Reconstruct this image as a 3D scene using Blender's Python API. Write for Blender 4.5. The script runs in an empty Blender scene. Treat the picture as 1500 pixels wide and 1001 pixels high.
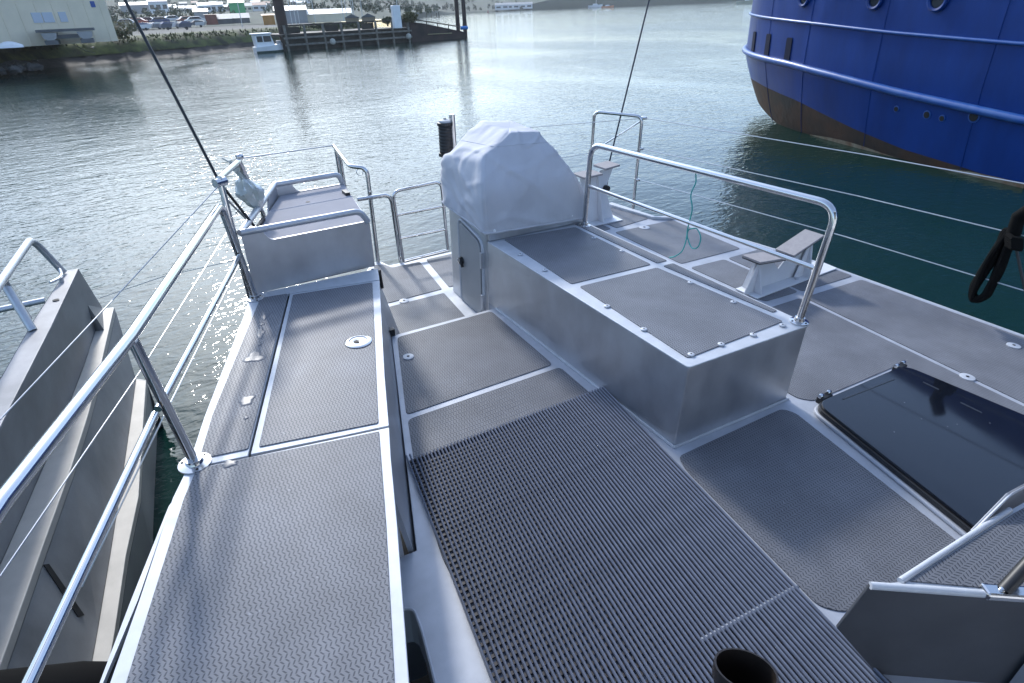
import bpy, math, random
from mathutils import Vector, Matrix, noise
random.seed(7)
PI = math.pi
S = bpy.context.scene
COL = S.collection

# ------------------------------------------------------------------ camera, world, sun
CAM_P = Vector((0, 0, 2.0))
CAM_B = Matrix(((0.8551899613441297, 0.2853678555042919, -0.43268385347861954),
                (-0.5170376452204243, 0.41111646892555337, -0.7507698198536641),
                (-0.03636211546575206, 0.8657646539464787, 0.49912860119992053)))
# heel of the aluminium boat relative to the level water
HEEL = Matrix(((0.9995366692359454, 0.0003677105950955368, 0.03043526836826136),
               (0.0003677105950955368, 0.9997081759031878, -0.024154250583265525),
               (-0.03043526836826136, 0.024154250583265525, 0.9992448451391333)))
cam_d = bpy.data.cameras.new("camera")
cam = bpy.data.objects.new("camera", cam_d)
COL.objects.link(cam)
cam.matrix_world = Matrix.Translation(CAM_P) @ CAM_B.to_4x4()
cam_d.sensor_width = 36.0
cam_d.lens = 850 / 1500 * 36.0
cam_d.clip_start = 0.05
cam_d.clip_end = 6000
S.camera = cam

SUN_AZ, SUN_EL = math.radians(5.0), math.radians(33.0)
world = bpy.data.worlds.new("World")
S.world = world
world.use_nodes = True
wn = world.node_tree.nodes
bg = wn["Background"]
sky = wn.new("ShaderNodeTexSky")
sky.sky_type = 'NISHITA'
sky.sun_disc = False
sky.sun_elevation = SUN_EL
sky.sun_rotation = SUN_AZ
sky.air_density = 1.0
sky.dust_density = 1.7
sky.ozone_density = 1.0
tint = wn.new("ShaderNodeMix"); tint.data_type = 'RGBA'; tint.blend_type = 'MULTIPLY'
tint.inputs[0].default_value = 1.0
tint.inputs[7].default_value = (0.82, 0.99, 1.2, 1)     # cool white balance of the camera
world.node_tree.links.new(sky.outputs[0], tint.inputs[6])
veil = wn.new("ShaderNodeMix"); veil.data_type = 'RGBA'; veil.blend_type = 'ADD'       # even veil of thin high cloud
veil.inputs[0].default_value = 1.0
veil.inputs[7].default_value = (.62, .68, .74, 1)
world.node_tree.links.new(tint.outputs[2], veil.inputs[6])
world.node_tree.links.new(veil.outputs[2], bg.inputs[0])
bg.inputs[1].default_value = 0.145

sun_d = bpy.data.lights.new("sun", 'SUN')
sun_d.energy = 2.1
sun_d.angle = math.radians(5.5)
sun_d.color = (1.0, 0.975, 0.94)
sun = bpy.data.objects.new("sun", sun_d)
COL.objects.link(sun)
sdir = Vector((math.sin(SUN_AZ) * math.cos(SUN_EL), math.cos(SUN_AZ) * math.cos(SUN_EL), math.sin(SUN_EL)))
sun.rotation_euler = sdir.to_track_quat('Z', 'Y').to_euler()

S.view_settings.view_transform = 'Standard'
S.view_settings.look = 'None'
S.view_settings.exposure = 0.8
S.view_settings.gamma = 1.0
S.view_settings.use_curve_mapping = False
S.cycles.max_bounces = 8
S.cycles.sample_clamp_indirect = 6.0

# ------------------------------------------------------------------ helpers: geometry
def pix(x, y):
    return CAM_B @ Vector(((x - 750) / 850, -(y - 500.5) / 850, -1.0))
def W(x, y, z=None, d=None):          # point of the level world seen at a picture position: at height z or at distance d
    r = pix(x, y)
    t = (z - 2.0) / r.z if z is not None else d / math.hypot(r.x, r.y)
    return CAM_P + r * t
HT = HEEL.transposed()
def B(x, y, z=None, X=None, Y=None):  # same in the heeled frame of the boat, on a plane z=, X= or Y=
    r = HT @ pix(x, y)
    if z is not None: t = (z - 2.0) / r.z
    elif X is not None: t = X / r.x
    else: t = Y / r.y
    return CAM_P + r * t
def B2(pts, z):
    return [tuple(B(x, y, z)[:2]) for x, y in pts]

class MB:
    def __init__(s): s.v = []; s.f = []
    def add(s, vs, fs):
        o = len(s.v); s.v += [tuple(v) for v in vs]; s.f += [tuple(i + o for i in f) for f in fs]; return s
    def box(s, x0, x1, y0, y1, z0, z1):
        return s.add([(x0,y0,z0),(x1,y0,z0),(x1,y1,z0),(x0,y1,z0),(x0,y0,z1),(x1,y0,z1),(x1,y1,z1),(x0,y1,z1)],
                     [(3,2,1,0),(4,5,6,7),(0,1,5,4),(1,2,6,5),(2,3,7,6),(3,0,4,7)])
    def obox(s, c, u, v, w):            # oriented box: centre and three half vectors
        c, u, v, w = map(Vector, (c, u, v, w)); P = []
        for k in (-1, 1):
            for a, b in ((-1,-1),(1,-1),(1,1),(-1,1)): P.append(c + u*a + v*b + w*k)
        return s.add(P, [(3,2,1,0),(4,5,6,7),(0,1,5,4),(1,2,6,5),(2,3,7,6),(3,0,4,7)])
    def prism(s, poly, z0, z1):
        a = sum(poly[i-1][0]*poly[i][1] - poly[i][0]*poly[i-1][1] for i in range(len(poly)))
        if a < 0: poly = poly[::-1]
        n = len(poly)
        return s.add([(x,y,z0) for x,y in poly] + [(x,y,z1) for x,y in poly],
                     [tuple(range(n-1,-1,-1)), tuple(range(n,2*n))] + [(i,(i+1)%n,n+(i+1)%n,n+i) for i in range(n)])
    def slab(s, pts, off):              # any planar polygon in space, thickened by the vector off
        n = len(pts); off = Vector(off); P = [Vector(p) for p in pts]
        nn = Vector((0,0,0))
        for i in range(n): nn += P[i-1].cross(P[i])
        if nn.dot(off) < 0: P = P[::-1]
        return s.add(P + [p + off for p in P],
                     [tuple(range(n-1,-1,-1)), tuple(range(n,2*n))] + [(i,(i+1)%n,n+(i+1)%n,n+i) for i in range(n)])
    def tube(s, path, r, n=10, cap=True, r2=None):
        P = [Vector(p) for p in path]; m = len(P); o = len(s.v)
        t0 = (P[1]-P[0]).normalized()
        up = Vector((0,0,1)) if abs(t0.z) < .9 else Vector((1,0,0))
        u = t0.cross(up).normalized()
        for i in range(m):
            t = ((P[min(i+1,m-1)]-P[i]).normalized() + (P[i]-P[max(i-1,0)]).normalized())
            t = t.normalized() if t.length > 1e-6 else t0
            u = (u - t*u.dot(t)).normalized(); w = t.cross(u)
            rr = r if r2 is None else r + (r2-r)*i/(m-1)
            for k in range(n):
                a = 2*PI*k/n; s.v.append(tuple(P[i] + u*(rr*math.cos(a)) + w*(rr*math.sin(a))))
        for i in range(m-1):
            for k in range(n):
                s.f.append((o+i*n+k, o+i*n+(k+1)%n, o+(i+1)*n+(k+1)%n, o+(i+1)*n+k))
        if cap:
            s.f.append(tuple(o+k for k in range(n-1,-1,-1))); s.f.append(tuple(o+(m-1)*n+k for k in range(n)))
        return s
    def lathe(s, prof, c=(0,0,0), n=20, ax=None):
        c = Vector(c); o = len(s.v)
        M = Matrix.Identity(3) if ax is None else Vector(ax).to_track_quat('Z','Y').to_matrix()
        for r, z in prof:
            for k in range(n):
                a = 2*PI*k/n; s.v.append(tuple(c + M @ Vector((r*math.cos(a), r*math.sin(a), z))))
        for i in range(len(prof)-1):
            for k in range(n): s.f.append((o+i*n+k, o+i*n+(k+1)%n, o+(i+1)*n+(k+1)%n, o+(i+1)*n+k))
        s.f.append(tuple(o+k for k in range(n-1,-1,-1))); s.f.append(tuple(o+(len(prof)-1)*n+k for k in range(n)))
        return s

def fillet(path, r=.06, k=6, closed=False):
    P = [Vector(p) for p in path]; out = []; n = len(P)
    rng = range(n) if closed else range(1, n-1)
    if not closed: out.append(P[0])
    for i in rng:
        a, b, c = P[i-1], P[i], P[(i+1) % n]
        d1, d2 = (a-b), (c-b); q = min(r, d1.length*.45, d2.length*.45)
        p1 = b + d1.normalized()*q; p2 = b + d2.normalized()*q
        for j in range(k+1):
            t = j/k; out.append(p1*(1-t)**2 + b*2*t*(1-t) + p2*t*t)
    if not closed: out.append(P[-1])
    return out
def rp(poly, r=.03, k=4):
    return [(p.x, p.y) for p in fillet([(x, y, 0) for x, y in poly], r, k, True)]

BASE = {}
BOAT = []
def link(o, parent):
    COL.objects.link(o)
    if parent is not None: o.parent = parent
def obj(name, mb, mat, parent=None, smooth=False, bevel=0, boat=None, autos=False):
    b = BASE.get(parent.name, Vector((0,0,0))) if parent is not None else Vector((0,0,0))
    me = bpy.data.meshes.new(name)
    me.from_pydata([tuple(Vector(v)-b) for v in mb.v], [], mb.f)
    if smooth or autos:
        me.polygons.foreach_set("use_smooth", [True]*len(me.polygons))
        if autos or smooth: me.set_sharp_from_angle(angle=math.radians(40))
    me.materials.append(mat); me.update()
    o = bpy.data.objects.new(name, me); link(o, parent)
    BASE[o.name] = b
    if bevel:
        m = o.modifiers.new("bevel", 'BEVEL'); m.width = bevel; m.segments = 2; m.limit_method = 'ANGLE'; m.angle_limit = math.radians(40)
    if parent is None and boat: BOAT.append(o)
    return o
def tag(o, label=None, cat=None, group=None, kind=None):
    if label: o['label'] = label
    if cat: o['category'] = cat
    if group: o['group'] = group
    if kind: o['kind'] = kind
    return o
def thing(name, label, cat, base, group=None, boat=False):
    o = bpy.data.objects.new(name, None); COL.objects.link(o); o.location = base
    o.empty_display_size = .1
    BASE[o.name] = Vector(base); tag(o, label, cat, group)
    if boat: BOAT.append(o)
    return o
def share(src, name, loc, parent, rotz=0):   # one more object on an existing mesh
    o = bpy.data.objects.new(name, src.data); link(o, parent); o.location = loc; o.rotation_euler = (0,0,rotz); return o
def copy_tree(o, parent=None):
    c = o.copy(); COL.objects.link(c); c.parent = parent; BASE[c.name] = BASE.get(o.name, Vector((0,0,0)))
    for ch in o.children: copy_tree(ch, c)
    return c

# ------------------------------------------------------------------ helpers: materials
def mat(name, col, rough=.5, metal=0.0, spec=.5, var=0.0, vscale=6.0, bump=0.0, bscale=60.0, bdist=.002, rvar=0.0, stretch=None, col2=None, coat=0.0):
    m = bpy.data.materials.new(name); m.use_nodes = True
    nt = m.node_tree; N, L = nt.nodes, nt.links
    p = N["Principled BSDF"]
    p.inputs['Base Color'].default_value = (*col, 1); p.inputs['Roughness'].default_value = rough
    p.inputs['Metallic'].default_value = metal; p.inputs['Specular IOR Level'].default_value = spec
    p.inputs['Coat Weight'].default_value = coat
    tc = N.new('ShaderNodeTexCoord'); mp = N.new('ShaderNodeMapping'); L.new(tc.outputs['Object'], mp.inputs[0])
    if stretch: mp.inputs['Scale'].default_value = stretch
    if var or col2 or rvar:
        n = N.new('ShaderNodeTexNoise'); n.inputs['Scale'].default_value = vscale; n.inputs['Detail'].default_value = 6; n.inputs['Roughness'].default_value = .6
        L.new(mp.outputs[0], n.inputs['Vector'])
        if var or col2:
            r = N.new('ShaderNodeValToRGB'); L.new(n.outputs[0], r.inputs[0])
            c2 = col2 if col2 else tuple(c*(1-var) for c in col)
            c1 = col if col2 else tuple(min(1, c*(1+var*.6)) for c in col)
            r.color_ramp.elements[0].position = .34; r.color_ramp.elements[0].color = (*c2, 1)
            r.color_ramp.elements[1].position = .66; r.color_ramp.elements[1].color = (*c1, 1)
            L.new(r.outputs[0], p.inputs['Base Color'])
        if rvar:
            q = N.new('ShaderNodeMapRange'); L.new(n.outputs[0], q.inputs[0])
            q.inputs[1].default_value = .3; q.inputs[2].default_value = .7
            q.inputs[3].default_value = rough-rvar; q.inputs[4].default_value = rough+rvar
            L.new(q.outputs[0], p.inputs['Roughness'])
    if bump:
        n2 = N.new('ShaderNodeTexNoise'); n2.inputs['Scale'].default_value = bscale; n2.inputs['Detail'].default_value = 4
        L.new(mp.outputs[0], n2.inputs['Vector'])
        b = N.new('ShaderNodeBump'); b.inputs['Strength'].default_value = bump; b.inputs['Distance'].default_value = bdist
        L.new(n2.outputs[0], b.inputs['Height']); L.new(b.outputs[0], p.inputs['Normal'])
    return m

def tread_mat(name, pad, groove, pitch=.017, wet=False):
    m = bpy.data.materials.new(name); m.use_nodes = True
    nt = m.node_tree; N, L = nt.nodes, nt.links; p = N["Principled BSDF"]
    def mth(op, a, b=None):
        n = N.new('ShaderNodeMath'); n.operation = op
        for i, q in enumerate((a, b)):
            if q is None: continue
            if isinstance(q, (int, float)): n.inputs[i].default_value = q
            else: L.new(q, n.inputs[i])
        return n.outputs[0]
    tc = N.new('ShaderNodeTexCoord'); sx = N.new('ShaderNodeSeparateXYZ'); L.new(tc.outputs['Object'], sx.inputs[0])
    u = mth('DIVIDE', sx.outputs[0], pitch); v = mth('DIVIDE', sx.outputs[1], pitch)
    zz = mth('PINGPONG', v, 1.0)
    a = mth('FRACT', mth('ADD', u, mth('MULTIPLY', zz, .62)))
    d1 = mth('ABSOLUTE', mth('SUBTRACT', a, .5))
    d2 = mth('ABSOLUTE', mth('SUBTRACT', mth('FRACT', v), .5))
    g1 = N.new('ShaderNodeMapRange'); g1.interpolation_type = 'SMOOTHSTEP'; L.new(d1, g1.inputs[0])
    g1.inputs[1].default_value = .10; g1.inputs[2].default_value = .22; g1.inputs[3].default_value = 1; g1.inputs[4].default_value = 0
    g2 = N.new('ShaderNodeMapRange'); g2.interpolation_type = 'SMOOTHSTEP'; L.new(d2, g2.inputs[0])
    g2.inputs[1].default_value = .34; g2.inputs[2].default_value = .46; g2.inputs[3].default_value = 1; g2.inputs[4].default_value = 0
    g = mth('MULTIPLY', g1.outputs[0], g2.outputs[0])
    n = N.new('ShaderNodeTexNoise'); n.inputs['Scale'].default_value = 3.5; n.inputs['Detail'].default_value = 7; n.inputs['Roughness'].default_value = .65
    L.new(tc.outputs['Object'], n.inputs['Vector'])
    vr = N.new('ShaderNodeMapRange'); L.new(n.outputs[0], vr.inputs[0]); vr.inputs[1].default_value = .3; vr.inputs[2].default_value = .7
    vr.inputs[3].default_value = .84; vr.inputs[4].default_value = 1.12
    mx = N.new('ShaderNodeMix'); mx.data_type = 'RGBA'; L.new(g, mx.inputs[0]); mx.inputs[6].default_value = (*pad, 1); mx.inputs[7].default_value = (*groove, 1)
    mu = N.new('ShaderNodeMix'); mu.data_type = 'RGBA'; mu.blend_type = 'MULTIPLY'; mu.inputs[0].default_value = 1
    n3 = N.new('ShaderNodeTexNoise'); n3.inputs['Scale'].default_value = 1.1; n3.inputs['Detail'].default_value = 9; n3.inputs['Roughness'].default_value = .7; n3.inputs['Distortion'].default_value = 1.2
    L.new(tc.outputs['Object'], n3.inputs['Vector'])
    v3 = N.new('ShaderNodeMapRange'); L.new(n3.outputs[0], v3.inputs[0]); v3.inputs[1].default_value = .35; v3.inputs[2].default_value = .68
    v3.inputs[3].default_value = .88; v3.inputs[4].default_value = 1.12
    n4 = N.new('ShaderNodeTexNoise'); n4.inputs['Scale'].default_value = 38; n4.inputs['Detail'].default_value = 2; L.new(tc.outputs['Object'], n4.inputs['Vector'])
    v4 = N.new('ShaderNodeMapRange'); L.new(n4.outputs[0], v4.inputs[0]); v4.inputs[1].default_value = .70; v4.inputs[2].default_value = .78; v4.inputs[3].default_value = 0; v4.inputs[4].default_value = .35
    vm = mth('ADD', mth('MULTIPLY', vr.outputs[0], v3.outputs[0]), v4.outputs[0])
    L.new(mx.outputs[2], mu.inputs[6]); L.new(vm, mu.inputs[7]); L.new(mu.outputs[2], p.inputs['Base Color'])
    p.inputs['Roughness'].default_value = .5
    p.inputs['Specular IOR Level'].default_value = .25
    b = N.new('ShaderNodeBump'); b.invert = True; b.inputs['Strength'].default_value = .5; b.inputs['Distance'].default_value = .0015
    L.new(g, b.inputs['Height']); L.new(b.outputs[0], p.inputs['Normal'])
    return m

ALU = mat('brushed_aluminium', (.50,.515,.54), .42, .85, var=.14, vscale=5, rvar=.08, bump=.15, bscale=90, bdist=.001, stretch=(1,1,1))
ALUV = mat('rolled_aluminium_plate', (.55,.56,.58), .40, .88, var=.10, vscale=4.0, rvar=.07, bump=.10, bscale=30, bdist=.0015, stretch=(1.5,1.5,.9))
TRIM = mat('etched_aluminium', (.50,.52,.55), .6, .3, var=.08, vscale=12, bump=.1, bscale=150, bdist=.0006)
STEEL = mat('polished_stainless', (.62,.61,.60), .12, 1.0, rvar=.05, vscale=20)
DULL = mat('weathered_aluminium', (.30,.31,.33), .5, .5, var=.28, vscale=2.5, rvar=.1, bump=.2, bscale=30, bdist=.003)
TUBEGREY = mat('satin_aluminium_tube', (.52,.53,.55), .42, .7, var=.1, vscale=8)
TREAD = tread_mat('grey_tread_rubber', (.178,.184,.20), (.070,.074,.087), .0148)
TREADD = tread_mat('darker_tread_rubber', (.148,.153,.168), (.050,.053,.063), .0165)  # same tread pattern in a darker grey
SMOOTHTREAD = mat('grey_foam_pad', (.30,.28,.28), .75, var=.1, vscale=30, bump=.2, bscale=200)
BLACK = mat('black_rubber', (.015,.015,.016), .45, var=.2, vscale=20)
VOID = mat('painted_dark', (.01,.01,.011), .7)  # near-black that paints in the dark of holes and gaps; also screw heads
MATTE = mat('matte_black_rubber', (.006,.006,.006), .95, spec=.1)
PVC = mat('blue_grey_vinyl', (.15,.168,.215), .38, var=.12, vscale=14)
PVCD = mat('brown_grey_vinyl', (.045,.041,.043), .55, var=.15, vscale=14)
PAINTW = mat('pale_grey_paint', (.66,.67,.69), .4, var=.05, vscale=6)
GLASSD = mat('tinted_acrylic', (.006,.008,.013), .06, 0, spec=.5, rvar=.02, vscale=4)
WIRE = mat('stainless_wire', (.55,.55,.54), .35, .8)
ROPEG = mat('grey_rope', (.50,.52,.48), .8, var=.2, vscale=60)
CORD = mat('teal_cord', (.05,.33,.30), .7)
CLOTH = mat('pale_grey_canvas', (.50,.505,.535), .7, spec=.2, var=.05, vscale=4, bump=.38, bscale=7, bdist=.016, stretch=(1.2,1.2,.6))
WATERDROP = mat('standing_water', (.15,.155,.17), .32, 0, spec=.16)

# ================================================================== SETTING: water, land
def water_mat():
    m = bpy.data.materials.new('harbour_water'); m.use_nodes = True
    nt = m.node_tree; N, L = nt.nodes, nt.links; p = N["Principled BSDF"]
    p.inputs['Base Color'].default_value = (.005,.025,.020,1); p.inputs['Roughness'].default_value = .03
    p.inputs['IOR'].default_value = 1.33
    tc = N.new('ShaderNodeTexCoord'); prev = None
    wm = N.new('ShaderNodeMapping'); L.new(tc.outputs['Object'], wm.inputs[0]); wm.inputs['Scale'].default_value = (1.0,.45,1); wm.inputs['Rotation'].default_value = (0,0,.5)
    wn_t = N.new('ShaderNodeTexNoise'); wn_t.inputs['Scale'].default_value = .09; wn_t.inputs['Detail'].default_value = 4; wn_t.inputs['Distortion'].default_value = 1.0; L.new(wm.outputs[0], wn_t.inputs['Vector'])
    wr = N.new('ShaderNodeMapRange'); L.new(wn_t.outputs[0], wr.inputs[0]); wr.inputs[1].default_value = .35; wr.inputs[2].default_value = .65; wr.inputs[3].default_value = .55; wr.inputs[4].default_value = 1.35
    for sc, st, dist, rot in ((1.3,(.75,1.35,1),.010,.25), (3.3,(.75,1.3,1),.0165,-.35), (7.0,(.8,1.25,1),.0125,.6), (17.0,(.85,1.2,1),.0042,-.2), (.22,(1,1.6,1),.03,.1)):
        mp = N.new('ShaderNodeMapping'); L.new(tc.outputs['Object'], mp.inputs[0]); mp.inputs['Scale'].default_value = st; mp.inputs['Rotation'].default_value = (0,0,rot)
        n = N.new('ShaderNodeTexNoise'); n.inputs['Scale'].default_value = sc; n.inputs['Detail'].default_value = 2; n.inputs['Roughness'].default_value = .5; n.inputs['Distortion'].default_value = .5
        L.new(mp.outputs[0], n.inputs['Vector'])
        b = N.new('ShaderNodeBump'); b.inputs['Strength'].default_value = 1; b.inputs['Distance'].default_value = dist
        if sc > 2:
            dm = N.new('ShaderNodeMath'); dm.operation = 'MULTIPLY'; dm.inputs[1].default_value = dist; L.new(wr.outputs[0], dm.inputs[0]); L.new(dm.outputs[0], b.inputs['Distance'])
        L.new(n.outputs[0], b.inputs['Height'])
        if prev: L.new(prev, b.inputs['Normal'])
        prev = b.outputs[0]
    L.new(prev, p.inputs['Normal'])
    return m
WATER = water_mat()
tag(obj('water', MB().add([(-1390,-410,-1),(1390,-410,-1),(1390,1690,-1),(-1390,1690,-1)], [(0,1,2,3)]), WATER), kind='structure')

GRASS = mat('bank_grass', (.085,.105,.026), .9, col2=(.024,.026,.013), vscale=.9)
MUD = mat('tidal_mud', (.034,.029,.023), .8, col2=(.017,.015,.012), vscale=1.2, bump=.5, bscale=3, bdist=.1)
EARTH = mat('yard_gravel', (.13,.125,.11), .95, col2=(.07,.07,.055), vscale=.5)
HILLM = mat('far_hill_scrub', (.040,.058,.034), .95, col2=(.022,.035,.022), vscale=.03)

shore = [(-60,28),(-28,47),(-8.5,62.3),(-4.5,67.1),(1,69.5),(7.2,72.9),(12.8,76.3),(22,80),(29,82),(32,88),(35,100),(42,130),(52,200),(64,330)]
def ribbon(rows):
    mb = MB(); n = len(rows[0])
    for r in rows: mb.v += r
    for i in range(len(rows)-1):
        for k in range(n-1): mb.f.append((i*n+k, i*n+k+1, (i+1)*n+k+1, (i+1)*n+k))
    return mb
def off(pts, d, z, jit=0):
    out = []
    for i, (x, y) in enumerate(pts):
        a, b = pts[max(i-1,0)], pts[min(i+1,len(pts)-1)]
        tx, ty = b[0]-a[0], b[1]-a[1]; l = math.hypot(tx,ty)
        j = random.uniform(-jit,jit)
        out.append((x - ty/l*(d+j), y + tx/l*(d+j), z + random.uniform(-jit,jit)*.15))
    return out
def dens(pts, k):
    out = []
    for a, b in zip(pts[:-1], pts[1:]):
        for j in range(k): out.append((a[0]+(b[0]-a[0])*j/k, a[1]+(b[1]-a[1])*j/k))
    return out + [pts[-1]]
sh = dens(shore, 8)
tag(obj('mud_foreshore', ribbon([off(sh,-1.0,-1.25), off(sh,0,-1.0,.25), off(sh,1.0,-.70,.3), off(sh,1.7,-.32,.25)]), MUD, smooth=True), kind='structure')
tag(obj('river_bank', ribbon([off(sh,1.5,-.40,.1), off(sh,2.0,.15,.25), off(sh,2.7,.55,.2), off(sh,3.6,.80,.1), off(sh,9.0,.86,.1)]), GRASS, smooth=True), kind='structure')
mb = MB(); edge = off(sh, 2.9, .6)
for _ in range(2600):
    k = random.randrange(len(edge)-1); a_, b_ = edge[k], edge[k+1]; u = random.random()
    x, y = a_[0]+(b_[0]-a_[0])*u + random.gauss(0,.5), a_[1]+(b_[1]-a_[1])*u + random.gauss(0,.5)
    if math.hypot(x,y) > 105: continue
    z0 = .45 + random.uniform(-.25,.35); h = random.uniform(.12,.38); w_ = random.uniform(.06,.16); an = random.uniform(0,PI)
    mb.add([(x-w_*math.cos(an),y-w_*math.sin(an),z0),(x+w_*math.cos(an),y+w_*math.sin(an),z0),(x+random.gauss(0,.08),y,z0+h)], [(0,1,2)])
tag(obj('bank_grass_tufts', mb, GRASS), 'rough grass tufts along the river bank edge', 'grass', kind='stuff')
tag(obj('boatyard_ground', MB().add([(-60,40,.82),(-8,72,.82),(2,80,.82),(12,84,.82),(27,86,.82),(33,110,.82),(42,160,.82),(60,340,.82),(-150,340,.82),(-150,60,.82)], [tuple(range(10))]), EARTH), kind='structure')
# far wooded hills
def hill_h(x, y):
    az = math.degrees(math.atan2(x, y)); d = math.hypot(x, y)
    left = max(0, min(1, (26-az)/8)) * (max(0, min(1, (d-130)/370))**1.15 * 11 + max(0, min(1, (d-480)/400)) * 90)
    far = max(0, min(1, (d-560)/300)) * 40
    return (left + far) * (.75 + .5*noise.noise(Vector((x*.006, y*.006, 0))))
mb = MB(); na, nd = 90, 26
for i in range(nd):
    for k in range(na):
        az = math.radians(-40 + 96*k/(na-1)); azd = math.degrees(az)
        if azd < 21: d0 = 135
        elif azd < 25: d0 = 135 + (azd-21)/4*330
        elif azd < 40: d0 = 465 + (azd-25)/15*240
        else: d0 = 705 + (azd-40)*14
        d = d0 + (1500-d0)*(i/(nd-1))**1.6
        x, y = d*math.sin(az), d*math.cos(az)
        z = -1.05 if i == 0 and azd > 21 else (.82 if azd <= 21 else .2) + hill_h(x, y)
        mb.v.append((x, y, z))
for i in range(nd-1):
    for k in range(na-1): mb.f.append((i*na+k, i*na+k+1, (i+1)*na+k+1, (i+1)*na+k))
tag(obj('far_hills', mb, HILLM, smooth=True), kind='structure')

def leaves(mb, c, rad, n, size, flat=.0):
    for _ in range(n):
        while True:
            q = Vector((random.uniform(-1,1), random.uniform(-1,1), random.uniform(-1,1)))
            if .25 < q.length < 1: break
        q = q * (.75 + .35*noise.noise(q*2.3 + Vector(c)*.37))
        p = Vector((c[0]+q.x*rad[0], c[1]+q.y*rad[1], c[2]+q.z*rad[2]))
        s = size*random.uniform(.6,1.4)
        u = Vector((random.gauss(0,1),random.gauss(0,1),random.gauss(0,1))).normalized()*s
        w = u.cross(Vector((random.gauss(0,1),random.gauss(0,1),random.gauss(0,1)))).normalized()*s*.7
        mb.add([p-u, p+w, p+u, p-w], [(0,1,2,3)])
LEAFD = mat('dark_foliage', (.05,.075,.03), .8, col2=(.022,.035,.015), vscale=.4)
LEAFY = mat('olive_foliage', (.12,.11,.045), .8, col2=(.05,.06,.02), vscale=1.0)
LEAFP = mat('pale_flowering_foliage', (.34,.30,.22), .8, col2=(.10,.12,.05), vscale=2.0)
mb = MB()
for _ in range(800):
    px = random.uniform(150, 900)
    if px < 640: d = random.uniform(180, 560)
    else: d = random.uniform(520 if px < 760 else 640, 950)
    az = math.atan2(pix(px,10).x, pix(px,10).y); x, y = d*math.sin(az), d*math.cos(az)
    h = random.uniform(1.0, 1.9)*(1 if d < 350 else 1.8)
    leaves(mb, (x, y, .8+hill_h(x,y)+h*.5), (h*.7,h*.7,h*.75), 24, h*.22)
tag(obj('hillside_woods', mb, LEAFD), label='dark mixed woodland covering the far hillsides across the water', cat='woods', kind='stuff')

# ================================================================== BACKGROUND THINGS
def ground(p): return .82 + (hill_h(p.x, p.y) if math.hypot(p.x, p.y) > 130 else 0)
def flat(c, **k): return mat('paint', c, k.pop('rough', .6), **k)
CREAM = mat('cream_sheet_cladding', (.74,.64,.48), .7, var=.08, vscale=.6)
WHITEB = mat('white_sheet_roof', (.62,.62,.62), .5, var=.08, vscale=.5)
GREYB = mat('grey_sheet_cladding', (.30,.30,.30), .6, var=.12, vscale=.7)
DARKB = mat('dark_sheet_roof', (.10,.105,.11), .6, var=.2, vscale=.7)
REDB = mat('red_brown_paint', (.20,.065,.045), .6, var=.2, vscale=1)
GREENB = mat('green_paint', (.04,.34,.12), .5)
ORANGEB = mat('orange_brown_paint', (.42,.20,.05), .6, var=.2, vscale=1)
BLUEB = mat('blue_paint_signage', (.03,.08,.30), .5)
WINDOW = mat('window_glass', (.03,.035,.045), .08)
PANEL = mat('translucent_window_panel', (.46,.50,.56), .35)
WOOD = mat('wet_timber', (.028,.023,.018), .75, col2=(.05,.045,.036), vscale=1.5, bump=.5, bscale=12, bdist=.02)
WOODG = mat('grey_weathered_timber', (.20,.19,.165), .8, col2=(.11,.105,.09), vscale=3, bump=.4, bscale=14, bdist=.01)
PILE = mat('rusty_steel_pile', (.055,.032,.026), .7, col2=(.022,.016,.014), vscale=.8, bump=.4, bscale=8, bdist=.01)
ROCK = mat('dark_rock', (.07,.07,.068), .8, col2=(.03,.03,.03), vscale=2, bump=.6, bscale=5, bdist=.05)
WHITEP = mat('white_boat_paint', (.74,.75,.76), .35, var=.05, vscale=2)

def building(name, label, cat, px, D, w, dep, h, wall, roof, rh=.9, group=None, wins=0, rot=None, z=None, ridge_along=True):
    p = W(px, 30, d=D); g = ground(p) if z is None else z
    t = thing(name, label, cat, (p.x, p.y, g-.1), group)
    a = -math.atan2(p.x, p.y) if rot is None else rot
    t.rotation_euler = (0, 0, a); b = Vector((p.x, p.y, g-.1))
    def O(n, mb, m, par=None):
        mb.v = [tuple(Vector(v)+b) for v in mb.v]
        return obj(n, mb, m, par or t)
    O('wall', MB().box(-w/2, w/2, -dep/2, dep/2, 0, h), wall)
    e = .18
    if ridge_along:
        q = [(-w/2-e,-dep/2-e,h-.02),(w/2+e,-dep/2-e,h-.02),(w/2+e,dep/2+e,h-.02),(-w/2-e,dep/2+e,h-.02),(-w/2-e,0,h+rh),(w/2+e,0,h+rh)]
        f = [(0,1,5,4),(2,3,4,5),(1,2,5),(3,0,4),(3,2,1,0)]
    else:
        q = [(-w/2-e,-dep/2-e,h-.02),(w/2+e,-dep/2-e,h-.02),(w/2+e,dep/2+e,h-.02),(-w/2-e,dep/2+e,h-.02),(0,-dep/2-e,h+rh),(0,dep/2+e,h+rh)]
        f = [(0,1,4),(1,2,5,4),(2,3,5),(3,0,4,5),(3,2,1,0)]
    O('roof', MB().add(q, f), roof)
    for i in range(wins):
        x = -w/2 + w*(i+.5)/wins
        O('window', MB().box(x-w*.16/wins*2, x+w*.16/wins*2, -dep/2-.03, -dep/2+.02, h*.38, h*.72), WINDOW)
    return t

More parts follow.
